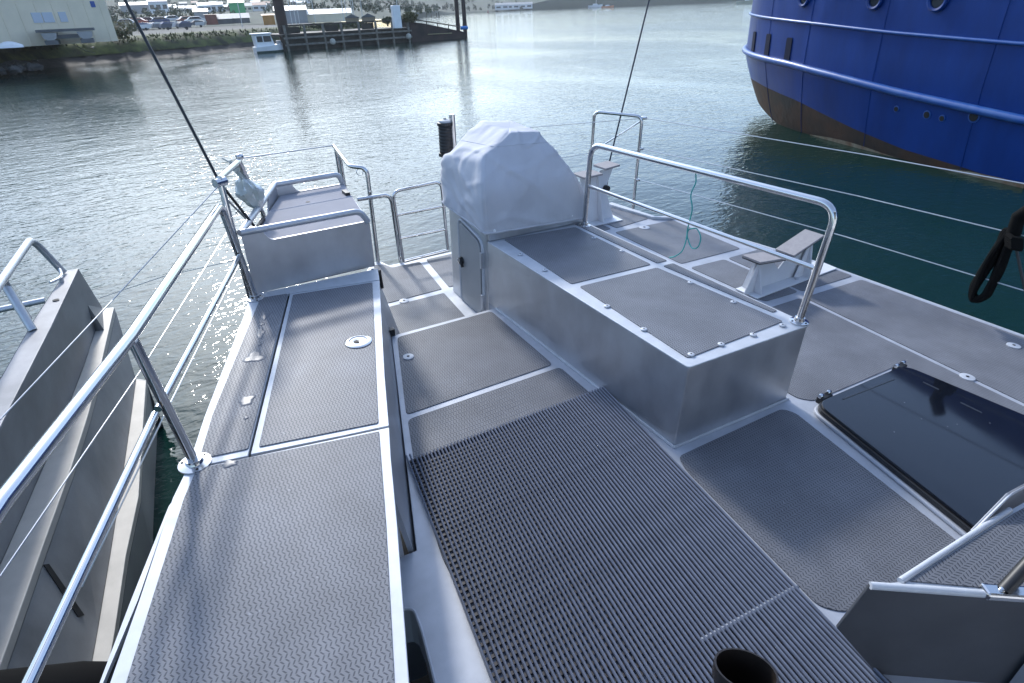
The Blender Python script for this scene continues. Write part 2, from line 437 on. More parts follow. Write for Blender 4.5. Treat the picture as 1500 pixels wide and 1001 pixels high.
# big boatyard shed at the water's edge
A = W(-260, 60, d=56); Bc = W(171, 52, d=61)
dx = Vector((Bc.x-A.x, Bc.y-A.y, 0)); L_ = dx.length; dx.normalize(); nrm = Vector((-dx.y, dx.x, 0))
t = thing('boatyard_shed', 'huge cream sheet-clad shed with three pale window panels standing on the grass bank', 'shed', (Bc.x, Bc.y, .8))
P0 = Vector((Bc.x, Bc.y, .8))
def shedbox(n, m, u0, u1, z0, z1, o0, o1):
    c = [(u0,o0),(u1,o0),(u1,o1),(u0,o1)]
    mbx = MB(); vs = [P0 - dx*u + nrm*o + Vector((0,0,z)) for z in (z0,z1) for u,o in c]
    mbx.add(vs, [(3,2,1,0),(4,5,6,7),(0,1,5,4),(1,2,6,5),(2,3,7,6),(3,0,4,7)])
    return obj(n, mbx, m, t)
shedbox('wall', CREAM, 0, L_, 0, 4.3, 0, 14)
shedbox('roof', DARKB, -.2, L_+.3, 4.3, 4.9, -.3, 14.3)
for k in range(int(L_/1.1)):
    shedbox('cladding_rib', CREAM, k*1.1+.5, k*1.1+.56, .02, 4.28, -.03, .0)
for u0, u1, z0, z1 in ((5.35,4.75,1.45,2.1),(4.68,4.0,1.45,2.1),(3.6,3.1,1.45,2.1)):
    shedbox('window', PANEL, u0, u1, z0, z1, -.05, .01)
shedbox('sign_plate', BLUEB, 1.15, .85, 2.35, 2.75, -.05, .01)

# small catamaran hauled out in front of the shed
c0 = W(103, 63, d=57); g = .86
t = thing('pontoon_boat', 'twin-hulled grey pontoon boat hauled out on the grass before the cream shed', 'boat', (c0.x, c0.y, g))
def sect_hull(cx, cy, w, h, l, z0):
    mbx = MB(); rows = []
    for i in range(7):
        s = i/6; yy = cy + (s-.15)*l; k = 1 - max(0, (s-.55)/.45)**2*.9; lift = max(0,(s-.5))**2*h*.9
        rows.append([(cx-w/2*k,yy,z0+h),(cx-w/2*k*.8,yy,z0+h*.45+lift*.4),(cx,yy,z0+lift),(cx+w/2*k*.8,yy,z0+h*.45+lift*.4),(cx+w/2*k,yy,z0+h)])
    for r in rows: mbx.v += r
    for i in range(6):
        for k in range(4): mbx.f.append((i*5+k,i*5+k+1,(i+1)*5+k+1,(i+1)*5+k))
        mbx.f.append((i*5+4,i*5,(i+1)*5,(i+1)*5+4))
    mbx.f.append((0,1,2,3,4)); return mbx
for cx_ in (-1.05, 1.1):
    obj('hull', sect_hull(c0.x+cx_, c0.y, .95, .62, 3.2, g+.12), GREYB, t, autos=True)
    obj('keel_band', MB().box(c0.x+cx_-.40, c0.x+cx_+.40, c0.y-.55, c0.y+1.6, g, g+.28), DARKB, t)
obj('deck_beam', MB().box(c0.x-1.75, c0.x+1.75, c0.y-.5, c0.y+2, g+.78, g+.95), DARKB, t)
obj('cross_brace', MB().box(c0.x-.7, c0.x+.7, c0.y-.2, c0.y+.1, g+.35, g+.6), DARKB, t)

def car(px, D, paint, label, rot=0.0, s=1.0, z=None, group='vehicles parked in the boatyard'):
    p = W(px, 40, d=D); g = ground(p) if z is None else z
    t = thing('parked_car', label, 'car', (p.x, p.y, g), group)
    t.rotation_euler = (0,0,rot); b = Vector((p.x,p.y,g))
    prof = [(-2.1,.35),(-2.1,.8),(-1.5,.92),(-.85,1.42),(.95,1.45),(1.6,.98),(2.1,.9),(2.15,.35)]
    q = [(x*s,-.85*s,z_*s) for x,z_ in prof]
    obj('body', MB().slab([Vector(v)+b for v in q], (0,1.7*s,0)), paint, t, bevel=.06)
    win = [(-1.3,.93),(-.8,1.34),(.85,1.36),(1.35,.98)]
    obj('window', MB().slab([Vector((x*s,-.87*s,z_*s))+b for x,z_ in win], (0,.03,0)), WINDOW, t)
    for x in (-1.3, 1.3):
        obj('wheel', MB().lathe([(.31*s,-.1),(.31*s,.1)], b+Vector((x*s,-.8*s,.31*s)), 12, (0,1,0)), BLACK, t)
    return t
p = W(16, 72, d=55.5); mb = MB()
for i in range(7):
    k = i/6; w_ = .42*math.sin(PI*(.12+.76*k))
    for j in range(7):
        a = PI*j/6; mb.v.append((p.x-.75+1.5*k, p.y-w_*math.cos(a), .84+w_*.95*math.sin(a)))
for i in range(6):
    for j in range(6): mb.f.append((i*7+j, i*7+j+1, (i+1)*7+j+1, (i+1)*7+j))
mb.f.append(tuple(range(6,-1,-1))); mb.f.append(tuple(range(42,49)))
tag(obj('upturned_dinghy', mb, WHITEP, smooth=True), 'small upturned white dinghy on the grass at the shed foot above the rocks', 'dinghy')
for px, D, c, l in ((186,165,(.5,.5,.5),'silver car at the shed end of the boatyard row'),(203,170,(.30,.04,.03),'red car between silver and dark cars in the yard'),
                    (218,176,(.04,.04,.05),'black car parked in the yard row behind the pale shrub'),(236,172,(.03,.05,.14),'dark blue car parked below the blue and white building'),
                    (254,180,(.62,.62,.62),'white car parked among boats in the middle of the yard'),(276,168,(.20,.05,.04),'maroon car parked before the low white roofs'),
                    (288,160,(.66,.66,.64),'pale car parked beside the red-brown container')):
    car(px, D, flat(c, rough=.25), l, random.uniform(-.3,.3))

building('marina_office', 'white building with blue wall sign and blue roof behind the yard', 'building', 238, 290, 6.5, 6, 4.0, WHITEB, BLUEB, 1.4, wins=3)
building('long_white_roofed_shed', 'long low white-roofed shed beside the blue-roofed office', 'shed', 206, 300, 11, 8, 3.2, GREYB, WHITEB, 1.0)
building('shipping_container', 'red-brown container standing on the grass by the grey sheds', 'container', 310, 150, 2.2, 2.5, 1.9, REDB, REDB, .05)
building('grey_roofed_shed', 'grey-roofed low shed nearest to the red-brown container', 'shed', 326, 152, 3.6, 4, 1.0, DARKB, GREYB, .9)
building('grey_roofed_shed', 'grey-roofed low shed nearer to the small white motorboat', 'shed', 352, 153, 3.7, 4, 1.0, DARKB, GREYB, .9)
building('white_roofed_shed', 'small white-roofed shed beyond the red-brown container', 'shed', 297, 175, 3.0, 4, 2.2, GREYB, WHITEB, .6)
building('green_boat_shelter', 'bright green shelter standing behind the pair of grey sheds', 'shelter', 352, 230, 4.5, 5, 3.0, GREENB, GREENB, .9)
building('orange_shed', 'orange-brown shed on the grass beside the tall steel pile', 'shed', 394, 125, 1.9, 3, 1.6, ORANGEB, ORANGEB, .2)
building('grey_gabled_shed', 'tall grey gabled shed with white roof edge behind the wharf', 'shed', 428, 135, 5.6, 10, 2.2, GREYB, WHITEB, .8)
building('white_roofed_marina_shed', 'long pale shed with bright white roof behind the wharf masts', 'shed', 484, 135, 8.2, 7, 1.4, CREAM, WHITEB, .8)
for i, (px, w) in enumerate(((516, 2.0), (540, 2.0))):
    building('brown_hut', ['small brown gabled hut beside the long white roof','small brown gabled hut nearer the wharf shrubs'][i], 'hut', px, 105, w, 3, .75, flat((.22,.17,.11)), DARKB, .5, ridge_along=False)
# clutter of small craft on trailers across the yard
for i in range(26):
    px = random.uniform(182, 300); D = random.uniform(105, 160); p = W(px, 40, d=D); l_ = random.uniform(1.6, 3.2)
    b = Vector((p.x, p.y, .82)); cn, c_ = random.choice([('grey',(.45,.45,.45)),('charcoal',(.16,.16,.17)),('tan',(.25,.22,.18)),('navy',(.08,.09,.12)),('white',(.6,.6,.6))])
    t = thing('trailer_boat', 'small %s boat parked under its cover in the crowded boatyard' % cn, 'boat', tuple(b), 'small boats in the boatyard'); t.rotation_euler = (0,0,random.uniform(-.7,.7))
    obj('hull', MB().slab([b+Vector(v) for v in ((-l_*.5,-.4,.35),(-l_*.45,-.4,.85),(l_*.5,-.4,.95),(l_*.3,-.4,.3))], (0,.8,0)), flat(c_), t)
    obj('cover', MB().slab([b+Vector(v) for v in ((-l_*.4,-.35,.86),(-l_*.15,-.35,1.15),(l_*.15,-.35,1.1),(l_*.4,-.35,.9))], (0,.7,0)), flat(random.choice([(.1,.12,.2),(.5,.5,.5),(.12,.12,.11)])), t)
    obj('wheel', MB().lathe([(.22,-.06),(.22,.06)], b+Vector((0,-.36,.22)), 10, (0,1,0)), BLACK, t)
hs = [(268,330),(283,300),(300,390),(312,330),(322,280),(333,360),(343,420),(361,380),(372,300),(380,430),(388,340),(395,390),(256,410),(246,360),(275,450),(292,460),(305,260),(318,440),(366,245),(384,255),(436,420),(446,380),(455,440),(230,440),(215,470)]
for i, (px, D) in enumerate(hs):
    building('house', 'small %s house with %s roof on the wooded hillside' % (('cream','white','grey')[i % 3], ('white','white','grey','red-brown')[i % 4]), 'house', px, D, random.uniform(3.2,5.6), 4, random.uniform(1.5,2.4),
             [CREAM, WHITEB, GREYB][i % 3], [WHITEB, WHITEB, GREYB, REDB][i % 4], .9, group='houses on the far hillside', wins=2)
for i, px in enumerate((736,752,771)):
    building('shore_house', 'small pale house at the foot of the far wooded shore', 'house', px, 545+20*i, 11, 8, 3.5, WHITEB, GREYB, 1.5, group='houses along the far shore', wins=2, z=.3)

# hauled-out yachts: masts
for i, (px, D, h) in enumerate(((426,110,9),(432,114,11),(437,118,8),(461,120,10),(503,112,10),(508,118,12),(517,121,9),(519,110,12),(531,114,11),(583,108,6),(352,112,7))):
    p = W(px, 25, d=D)
    t = thing('yacht_mast', 'bare pale mast of a yacht hauled out behind the wharf', 'mast', (p.x,p.y,.82), 'yacht masts behind the wharf')
    lean = random.uniform(-.25,.25)
    obj('pole', MB().tube([(p.x,p.y,.82),(p.x+lean,p.y,.82+h)], .055, 8), flat((.55,.55,.53)), t)
    obj('spreader', MB().tube([(p.x-.6+lean*.5,p.y,.82+h*.55),(p.x+.6+lean*.5,p.y,.82+h*.55)], .04, 6), flat((.55,.55,.53)), t)

def bush(name, label, px, py, D, rad, m, n, size, z=None, stem=True, cat='shrub'):
    p = W(px, py, d=D); g = (.82 if z is None else z)
    t = thing(name, label, cat, (p.x,p.y,g))
    mb = MB(); leaves(mb, (p.x,p.y,g+rad[2]*.95), rad, n, size)
    obj('crown', mb, m, t)
    obj('trunk', MB().tube([(p.x,p.y,g-.1),(p.x+.1,p.y,g+rad[2]*.7)], .1, 6, r2=.04), WOOD, t)
bush('flowering_shrub', 'pale flowering shrub on the bank beside the shed corner', 178, 40, 72, (2.1,1.2,.85), LEAFP, 420, .14)
bush('low_hedge', 'dark low scrub along the bank top below the flowering shrub', 160, 50, 66, (2.0,.6,.45), LEAFD, 380, .12)
bush('round_shrub', 'dense olive green shrub growing at the wharf end', 599, 22, 74, (1.15,1.0,.72), LEAFY, 900, .10, z=.75)
bush('dark_shrub', 'dark ragged shrub on the wharf beside the white box', 566, 24, 74, (.8,.8,.5), LEAFD, 420, .09, z=.75)
bush('low_scrub', 'dark scrub spread over the wharf bank behind the railing', 485, 32, 77, (5.0,1.0,.35), LEAFD, 900, .10, z=.6)

# rocks of the bank corner
for i in range(34):
    px = random.uniform(-30, 58); p = W(px, 96 - .12*px + random.uniform(-9, 9), z=-.55)
    r = random.uniform(.35,.85); mb = MB(); n = 8
    for a in range(5):
        for k in range(n):
            th, ph = 2*PI*k/n, -PI/2 + PI*(a+.5)/5
            q = Vector((math.cos(th)*math.cos(ph), math.sin(th)*math.cos(ph), math.sin(ph)*.62))
            q *= r*(.75+.55*noise.noise(q*1.7+Vector((i*3.1,0,0))))
            mb.v.append((p.x+q.x, p.y+q.y, -.6+q.z+random.uniform(0,.1)))
    for a in range(4):
        for k in range(n): mb.f.append((a*n+k, a*n+(k+1)%n, (a+1)*n+(k+1)%n, (a+1)*n+k))
    mb.f.append(tuple(range(n-1,-1,-1))); mb.f.append(tuple(range(4*n,5*n)))
    tag(obj('rock', mb, ROCK), 'dark angular rock in the heap at the water edge below the shed', 'rock', 'rocks heaped on the bank corner')

# mooring post in the mud with its rope
p = W(143, 91, z=-1.0); q = W(134, 69, d=math.hypot(p.x,p.y)-.2)
tag(obj('mooring_post', MB().tube([(p.x,p.y,-1.3),(q.x,q.y,q.z)], .21, 10), WOODG), 'leaning dark timber post standing in the mud below the shed', 'post')
a_ = W(109, 66, d=60); e_ = W(140, 78, d=62)
tag(obj('mooring_rope', MB().tube([a_, a_*.5+e_*.5+Vector((0,0,-.12)), e_], .025, 6), WOODG), 'thin slack rope from the grass bank to the leaning post', 'rope')

# wharf
WA, WB = Vector((13.9,66.6,0)), Vector((28.2,68.7,0)); WC = Vector((35.3,69.4,0))
wu = (WB-WA).normalized(); wn_ = Vector((-wu.y, wu.x, 0)); wl = (WB-WA).length
t = thing('timber_wharf', 'long dark timber wharf with open railing and sloping ramp', 'wharf', tuple(WA+Vector((0,0,-1))))
def wb(n, m, u0, u1, z0, z1, o0, o1, **k):
    vs = [WA + wu*u + wn_*o + Vector((0,0,z)) for z in (z0,z1) for u,o in ((u0,o0),(u1,o0),(u1,o1),(u0,o1))]
    return obj(n, MB().add(vs, [(3,2,1,0),(4,5,6,7),(0,1,5,4),(1,2,6,5),(2,3,7,6),(3,0,4,7)]), m, t, **k)
wb('deck', WOOD, 0, wl, .30, .48, -.1, 7)
wb('back_wall', WOOD, 0, wl, -1.3, .295, .24, .34)
for k in range(6):
    wb('plank', WOOD, .02, wl-.02, -1.1+k*.235, -.9+k*.235, .12, .2)
for i in range(8):
    u = .3 + i*(wl-.6)/7
    wb('post', WOODG, u-.1, u+.1, -1.3, 1.25 if i not in (3,) else 1.2, -.2, 0)
wb('rail', WOOD, 0, wl, 1.13, 1.28, .02, .14)
wb('wale', WOODG, 0, wl, .05, .22, -.32, -.21); wb('wale', WOODG, 0, wl, -.55, -.38, -.32, -.21)
for u in (4.9, 13.9):
    obj('fender', MB().lathe([(.05,-.3),(.24,-.2),(.3,0),(.24,.2),(.05,.3)], WA+wu*u-wn_*.45+Vector((0,0,-.4)), 12), flat((.42,.41,.36)), t, smooth=True)
for i in range(4):
    wb('infill_board', WOOD, .5+i*4.1, 1.9+i*4.1, .5, 1.1, .16, .22)
r0 = WB; rv = (WC-WB)
obj('ramp_wall', MB().slab([r0+Vector((0,0,-1.3)), r0+Vector((0,0,1.0)), r0+rv*.25+Vector((0,0,.75)), WC+Vector((0,0,-.35)), WC+Vector((0,0,-1.3))], wn_*.4), PILE, t)
obj('ramp_rail', MB().tube([r0+Vector((0,0,1.3)), WC+Vector((0,0,.12))], .06, 6), WOOD, t)
for k in range(5):
    q = r0 + rv*(.1+.2*k)
    obj('ramp_post', MB().tube([q+Vector((0,0,.6-.25*k)), q+Vector((0,0,1.18-.235*k))], .05, 6), WOOD, t)
obj('ramp_batten', MB().box(0,0,0,0,0,0).tube([r0+rv*.3+Vector((0,0,-.35))-wn_*.05, r0+rv*.75+Vector((0,0,-.38))-wn_*.05], .05, 6), flat((.3,.26,.14)), t)
p = W(580, 20, d=70)
tag(obj('white_box', MB().box(p.x-.42,p.x+.42,p.y-.3,p.y+.3,.5,W(580,8,d=70).z), WHITEP, bevel=.05), 'white upright box standing on the wharf beside the shrub', 'box')
for i, (x0, y0, x1, y1, D, lab) in enumerate(((421,74,403,-40,66.0,'thick dark steel pile at the motorboat end of the wharf'),(672,54,664,-60,77.4,'dark steel pile at the ramp foot, slightly thinner of the close pair'),(682,54,675,-60,77.9,'outermost dark steel pile of the close pair at the ramp foot'))):
    p, q = W(x0,y0,z=-1.0), W(x1,y1,d=D); D = math.hypot(p.x,p.y)
    q = W(x1,y1,d=D)
    r = (.50,.25,.25)[i]
    t = thing('steel_pile', lab, 'pile', (p.x,p.y,-1.0), 'steel piles of the wharf')
    obj('shaft', MB().tube([(p.x,p.y,-2),(p.x+(q.x-p.x)*.25,p.y+(q.y-p.y)*.25,q.z+2)], r, 14), PILE, t, autos=True)
    obj('collar', MB().tube([(p.x,p.y,.2),(p.x,p.y,.45)], r*1.12, 14), PILE, t, autos=True)
p = W(680, 41, d=77.0)
tag(obj('blue_float', MB().lathe([(.05,-.5),(.2,-.42),(.2,.42),(.05,.5)], p, 10, (1,.1,0)), flat((.02,.16,.45))), 'small blue float tied at the ramp foot pile', 'float')
for i, px in enumerate((625,632,640,643)):
    p = W(px, 26-.2*i, z=-1.0)
    tag(obj('channel_post', MB().tube([(p.x,p.y,-2),(p.x,p.y,.9+.25*(i%2))], .22, 7), WOOD), 'thin dark post standing in the far water beyond the shrub', 'post', 'posts in the far water')

# small white motorboat
p = W(392, 77, z=-1.0); b = Vector((p.x, p.y, -1.0)); s = 1.0
t = thing('motorboat', 'small white cabin motorboat with dark waterline beside the steel pile', 'motorboat', tuple(b))
rows = []; mb = MB()
for i in range(9):
    k = i/8; x = -1.15 + 2.7*k; w = .95*(1-max(0,(k-.45)/.55)**2.2*.95); hh = .52+.25*k*k
    rows.append([(b.x+x,b.y-w,b.z+hh),(b.x+x,b.y-w*.85,b.z-.1),(b.x+x,b.y,b.z-.25),(b.x+x,b.y+w*.85,b.z-.1),(b.x+x,b.y+w,b.z+hh)])
for r in rows: mb.v += r
for i in range(8):
    for k in range(4): mb.f.append((i*5+k,(i+1)*5+k,(i+1)*5+k+1,i*5+k+1))
    mb.f.append((i*5+4,(i+1)*5+4,(i+1)*5,i*5))
mb.f.append((0,1,2,3,4))
obj('hull', mb, WHITEP, t, autos=True)
mb2 = MB(); 
for r in rows: mb2.v += [(r[0][0],r[0][1]-.02,b.z+.17),(r[0][0],r[0][1]*1-.0,b.z-.12)]
for i in range(8): mb2.f.append((i*2,i*2+2,i*2+3,i*2+1))
obj('boot_stripe', mb2, flat((.02,.05,.04)), t)
obj('cabin', MB().slab([b+Vector((-1.0,-.72,.5)), b+Vector((-1.05,-.72,1.55)), b+Vector((.45,-.72,1.6)), b+Vector((.75,-.72,.55))], (0,1.44,0)), WHITEP, t, bevel=.05)
obj('roof', MB().box(b.x-1.2,b.x+.6,b.y-.85,b.y+.85,b.z+1.58,b.z+1.7), WHITEP, t, bevel=.04)
for x0, x1 in ((-.85,-.35),(-.25,.45)):
    obj('window', MB().box(b.x+x0,b.x+x1,b.y-.76,b.y-.72,b.z+.95,b.z+1.45), WINDOW, t)
obj('outboard_motor', MB().box(b.x+1.0,b.x+1.45,b.y-.3,b.y+.1,b.z+.55,b.z+1.0), flat((.3,.3,.3)), t, bevel=.08)

def yacht(px, py, l, hullc, label, masth=4):
    p = W(px, py, z=-1.0); b = Vector((p.x,p.y,-1.0))
    a = -math.atan2(p.x,p.y); t = thing('moored_boat', label, 'boat', tuple(b)); t.rotation_euler = (0,0,a)
    rows = []; mb = MB()
    for i in range(8):
        k = i/7; x = (-.5+k)*l; w = l*.15*(1-abs(2*k-.9)**2.5*.9); hh = l*.11*(1+.4*k*k)
        rows.append([Vector(v)+b for v in ((x,-w,hh),(x,-w*.7,-.1),(x,w*.7,-.1),(x,w,hh))])
    for r in rows: mb.v += [tuple(v) for v in r]
    for i in range(7):
        for k in range(3): mb.f.append((i*4+k,(i+1)*4+k,(i+1)*4+k+1,i*4+k+1))
        mb.f.append((i*4+3,(i+1)*4+3,(i+1)*4,i*4))
    mb.f.append((0,1,2,3)); mb.f.append((28,29,30,31))
    obj('hull', mb, hullc, t)
    obj('cabin', MB().slab([b+Vector((-l*.2,-l*.08,l*.1)), b+Vector((-l*.17,-l*.08,l*.2)), b+Vector((l*.12,-l*.08,l*.2)), b+Vector((l*.2,-l*.08,l*.1))], (0,l*.16,0)), WHITEP, t)
    if masth: obj('mast', MB().tube([b+Vector((l*.05,0,l*.1)), b+Vector((l*.05,0,masth))], l*.012, 6), WHITEP, t)
yacht(872, 10.5, 14, WHITEP, 'white and orange yacht moored off the far wooded shore', 14)
yacht(890, 11.5, 9, flat((.6,.25,.12)), 'low orange-hulled boat moored beside the far yacht', 0)
yacht(1098, 6, 13, flat((.55,.52,.40)), 'cream-hulled boat moored beyond the stern of the blue ship', 0)
for px, py in ((715,19),(818,12)):
    p = W(px, py, z=-1.0)
    tag(obj('channel_buoy', MB().lathe([(.3,-.3),(.7,0),(.6,.5),(.15,1.8)], p, 8), flat((.15,.03,.03))), 'small dark red buoy afloat far out towards the wooded shore', 'buoy', 'buoys far out on the water')

# ------------------------------------------------------------------ blue ship
SP = [(11.1,-6),(11.5,0),(12.3,4.0),(12.72,6),(13.2,8),(13.85,10),(14.75,11.75),(16.0,13.0),(17.35,13.8),(18.9,14.1),(20.6,13.9),(22.0,12.6)]
WP = [(11.35,-6),(11.8,0),(12.62,4.0),(13.15,6),(13.75,8),(14.6,10),(15.6,11.3),(16.7,12.1),(17.8,12.6),(18.9,12.8),(20.2,12.5),(21.2,11.5)]
def curve(P, k=6):
    out = []
    n = len(P)
    for i in range(n-1):
        a, b_, c, d = P[max(i-1,0)], P[i], P[i+1], P[min(i+2,n-1)]
        for j in range(k):
            u = j/k
            out.append(tuple(.5*((2*b_[q])+(-a[q]+c[q])*u+(2*a[q]-5*b_[q]+4*c[q]-d[q])*u*u+(-a[q]+3*b_[q]-3*c[q]+d[q])*u**3) for q in (0,1)))
    return out + [P[-1]]
SPc, WPc = curve(SP), curve(WP); NS = len(SPc)
def hull_pt(i, z):
    i0 = int(min(i, NS-2)); u = i - i0
    sx = SPc[i0][0]*(1-u)+SPc[i0+1][0]*u; sy = SPc[i0][1]*(1-u)+SPc[i0+1][1]*u
    wx = WPc[i0][0]*(1-u)+WPc[i0+1][0]*u; wy = WPc[i0][1]*(1-u)+WPc[i0+1][1]*u
    if z <= .5:
        f = max(0, (z+1.3)/1.8)**.62
        return Vector((wx+(sx-wx)*f, wy+(sy-wy)*f, z))
    f = (z-.5)
    return Vector((sx-.05*f+.10*f*max(0,(i-40)/30), sy-.12*f*max(0,(i-36)/30), z))
def near_i(x, y): return min(range(NS), key=lambda k: (SPc[k][0]-x)**2+(SPc[k][1]-y)**2)
def sheer(i, zs):      # height along the hull: list of (y on hull, z)
    y = SPc[int(i)][1] if i < 54 else 14.1
    for (a, za), (b_, zb) in zip(zs[:-1], zs[1:]):
        if y <= b_: return za + (zb-za)*max(0,(y-a))/(b_-a)
    return zs[-1][1]
boot_z = [(-6,-1.05),(4.0,-.98),(5.0,-.89),(6.35,-.80),(7.66,-.60),(9.57,-.24),(11.7,-.04),(14.2,-.03)]
strake_z = [(-6,-.25),(4.3,.08),(5.74,.19),(6.62,.26),(8.32,.43),(9.78,.56),(12.2,.66),(14.2,.68)]
upper_z = [(-6,1.0),(4.72,1.19),(7.1,1.30),(9.15,1.43),(12.1,1.58),(14.2,1.62)]
SHIPB = mat('ship_blue_gloss', (.0025,.039,.21), .38, col2=(.0018,.026,.145), vscale=1.5, bump=.25, bscale=1.3, bdist=.05, rvar=.06, spec=.3, stretch=(1,1,.3))
RUST = mat('rusty_antifouling', (.019,.018,.016), .8, col2=(.062,.028,.014), vscale=1.1, bump=.5, bscale=6, bdist=.02)
SHIPBL = mat('ship_worn_blue_rail', (.006,.06,.27), .36, col2=(.03,.10,.30), vscale=3, bump=.2, bscale=3, bdist=.02)
VENTM = mat('dark_blue_vent_paint', (.005,.010,.030), .75, spec=.15)
sb = hull_pt(near_i(14.75,11.75), -1)
t = thing('blue_ship', 'large blue steel ship with rusty waterline and round portholes', 'ship', tuple(sb))
def strip(zlo, zhi, nz, i0=0, i1=NS-1):
    mb = MB(); cnt = i1-i0+1
    for k in range(nz+1):
        for i in range(i0, i1+1):
            a, c = zlo(i), zhi(i); mb.v.append(tuple(hull_pt(i, a+(c-a)*k/nz)))
    for k in range(nz):
        for i in range(cnt-1): mb.f.append((k*cnt+i+1, k*cnt+i, (k+1)*cnt+i, (k+1)*cnt+i+1))
    return mb
obj('hull_plating', strip(lambda i: sheer(i,boot_z), lambda i: 4.6, 16), SHIPB, t, smooth=True)
def keel_z(i):
    y = SPc[int(i)][1] if i < 54 else 14.1
    return -1.3 if y < 9.6 else -1.3 + .92*min(1, (y-9.6)/4.2)**.8
obj('boot_topping', strip(keel_z, lambda i: sheer(i,boot_z), 5), RUST, t, smooth=True)
mb = MB(); n_ = NS
for i in range(n_): mb.v += [tuple(hull_pt(i, keel_z(i))), tuple(hull_pt(i, keel_z(i)) + (Vector((20.5, 6.0, -1.6))-hull_pt(i, keel_z(i)))*.35)]
mb.f = [(2*i+2, 2*i, 2*i+1, 2*i+3) for i in range(n_-1)]
obj('counter_bottom', mb, RUST, t, smooth=True)
def bead(zs, r, off_, i0=0, i1=NS-1):
    P = []
    for i in range(i0, i1+1):
        a = hull_pt(max(i-1,0), sheer(i,zs)); b_ = hull_pt(min(i+1,NS-1), sheer(i,zs))
        tn = (b_-a).normalized(); n_ = Vector((-tn.y, tn.x, 0)).normalized()
        P.append(hull_pt(i, sheer(i,zs)) + n_*off_)
    return MB().tube(P, r, 10)
obj('rubbing_strake', bead(strake_z, .075, .045), SHIPBL, t, smooth=True)
obj('rubbing_strake', bead(upper_z, .032, .025), SHIPBL, t, smooth=True)
obj('waterline_scale', strip(lambda i: -1.02, lambda i: -1.02+max(.0,.05*math.sin(i*.6)+.06), 1, 12, 27), mat('pale_scale', (.30,.27,.20), .8, col2=(.16,.09,.05), vscale=3), t)
bpy.data.objects['waterline_scale'].location.x -= .012
for yy in (5.2, 7.4, 9.3, 10.9):
    ii = min(range(NS), key=lambda k: abs(SPc[k][1]-yy) if k < 44 else 99)
    obj('plate_weld', MB().tube([hull_pt(ii, z_)+Vector((-.004,0,0)) for z_ in [-1.0+.25*q for q in range(21)]], .0055, 6), SHIPB, t, smooth=True)
obj('plate_weld', bead([(-6,2.6),(4.7,2.72),(12.1,3.0),(14.2,3.05)], .006, .002), SHIPB, t, smooth=True)
def hull_frame(x, y, z):
    i = near_i(x, y); p_ = hull_pt(i, z); a = hull_pt(i-1, z); b_ = hull_pt(i+1, z); c = hull_pt(i, z+.1)
    tn = (b_-a).normalized(); v = (c-p_).normalized(); n_ = tn.cross(v).normalized()
    if n_.x > 0: n_ = -n_
    return p_, tn, v, n_
for x, y, z in ((13.79,9.8,1.95),(13.09,7.54,1.88),(12.79,6.28,1.84),(12.3,4.0,1.8)):
    p_, tn, v, n_ = hull_frame(x, y, z)
    fr = obj('porthole', MB().lathe([(.20,-.03),(.20,.05),(.17,.065),(.135,.05),(.135,.0)], p_, 24, n_), SHIPB, t, autos=True)
    obj('pane', MB().lathe([(.138,-.01),(.138,.02)], p_, 24, n_), WINDOW, fr)
for x, y, z, r in ((12.87,6.63,-.05,.05),(12.75,6.14,-.07,.065),(12.66,5.73,-.09,.05),(12.54,5.16,.02,.085)):
    p_, tn, v, n_ = hull_frame(x, y, z)
    fr = obj('discharge_pipe', MB().lathe([(r*1.25,-.02),(r*1.25,.012),(r,.015)], p_, 16, n_), SHIPBL, t)
    obj('bore', MB().lathe([(r*.95,.0),(r*.95,.018)], p_, 16, n_), VOID, fr)
for x, y, z in ((14.75,11.75,.93),(14.30,10.95,.91),(13.84,9.97,.86)):
    p_, tn, v, n_ = hull_frame(x, y, z)
    pts = rp([(-.115,-.26),(.115,-.26),(.115,.26),(-.115,.26)], .05, 3)
    obj('vent_cover', MB().slab([p_ + tn*a + v*c - n_*.02 for a, c in pts], n_*.04), VENTM, t)

# ================================================================== THE ALUMINIUM BOAT (its own frame: deck at z=0, heeled at the end)
TZ = .005
deck_poly = [(.355,1.06),(.40,1.30),(.407,1.375),(.395,1.405),(.36,1.415),(.22,1.42),(.22,1.66),(.525,1.64),(1.10,3.43),(1.94,3.43),(1.94,4.19),(2.76,4.19),(2.76,5.06),(4.40,5.02),(4.47,4.40),(4.63,4.28),(4.78,3.38),(4.885,2.66),(4.90,1.2),(4.92,-2.2),(-.3,-2.2),(.10,.2)]
DECKALU = mat('deck_aluminium', (.40,.42,.46), .55, .3, var=.1, vscale=7, bump=.15, bscale=60, bdist=.001)
deck = tag(obj('boat_deck', MB().prism(deck_poly, -.22, 0), DECKALU, boat=True, bevel=.004), kind='structure')
hull_poly = [(4.86,-2.2),(4.84,1.2),(4.83,2.6),(4.7,3.38),(4.55,4.25),(4.40,4.95),(1.5,5.05),(.80,4.74),(.34,3.66),(-.11,2.46),(-.28,1.93),(-.46,1.30),(-.75,.2),(-1.1,-2.2)]
mb = MB(); n = len(hull_poly)
for z, k in ((-1.6,.93),(-.3,1.0),(-.21,1.0)):
    for x, y in hull_poly: mb.v.append((2.3+(x-2.3)*k, y if y < 0 else y*(1-(1-k)*.4), z))
for r in range(2):
    for i in range(n): mb.f.append((r*n+i, r*n+(i+1)%n, (r+1)*n+(i+1)%n, (r+1)*n+i))
mb.f.append(tuple(range(n)))
obj('hull', mb, DULL, deck)
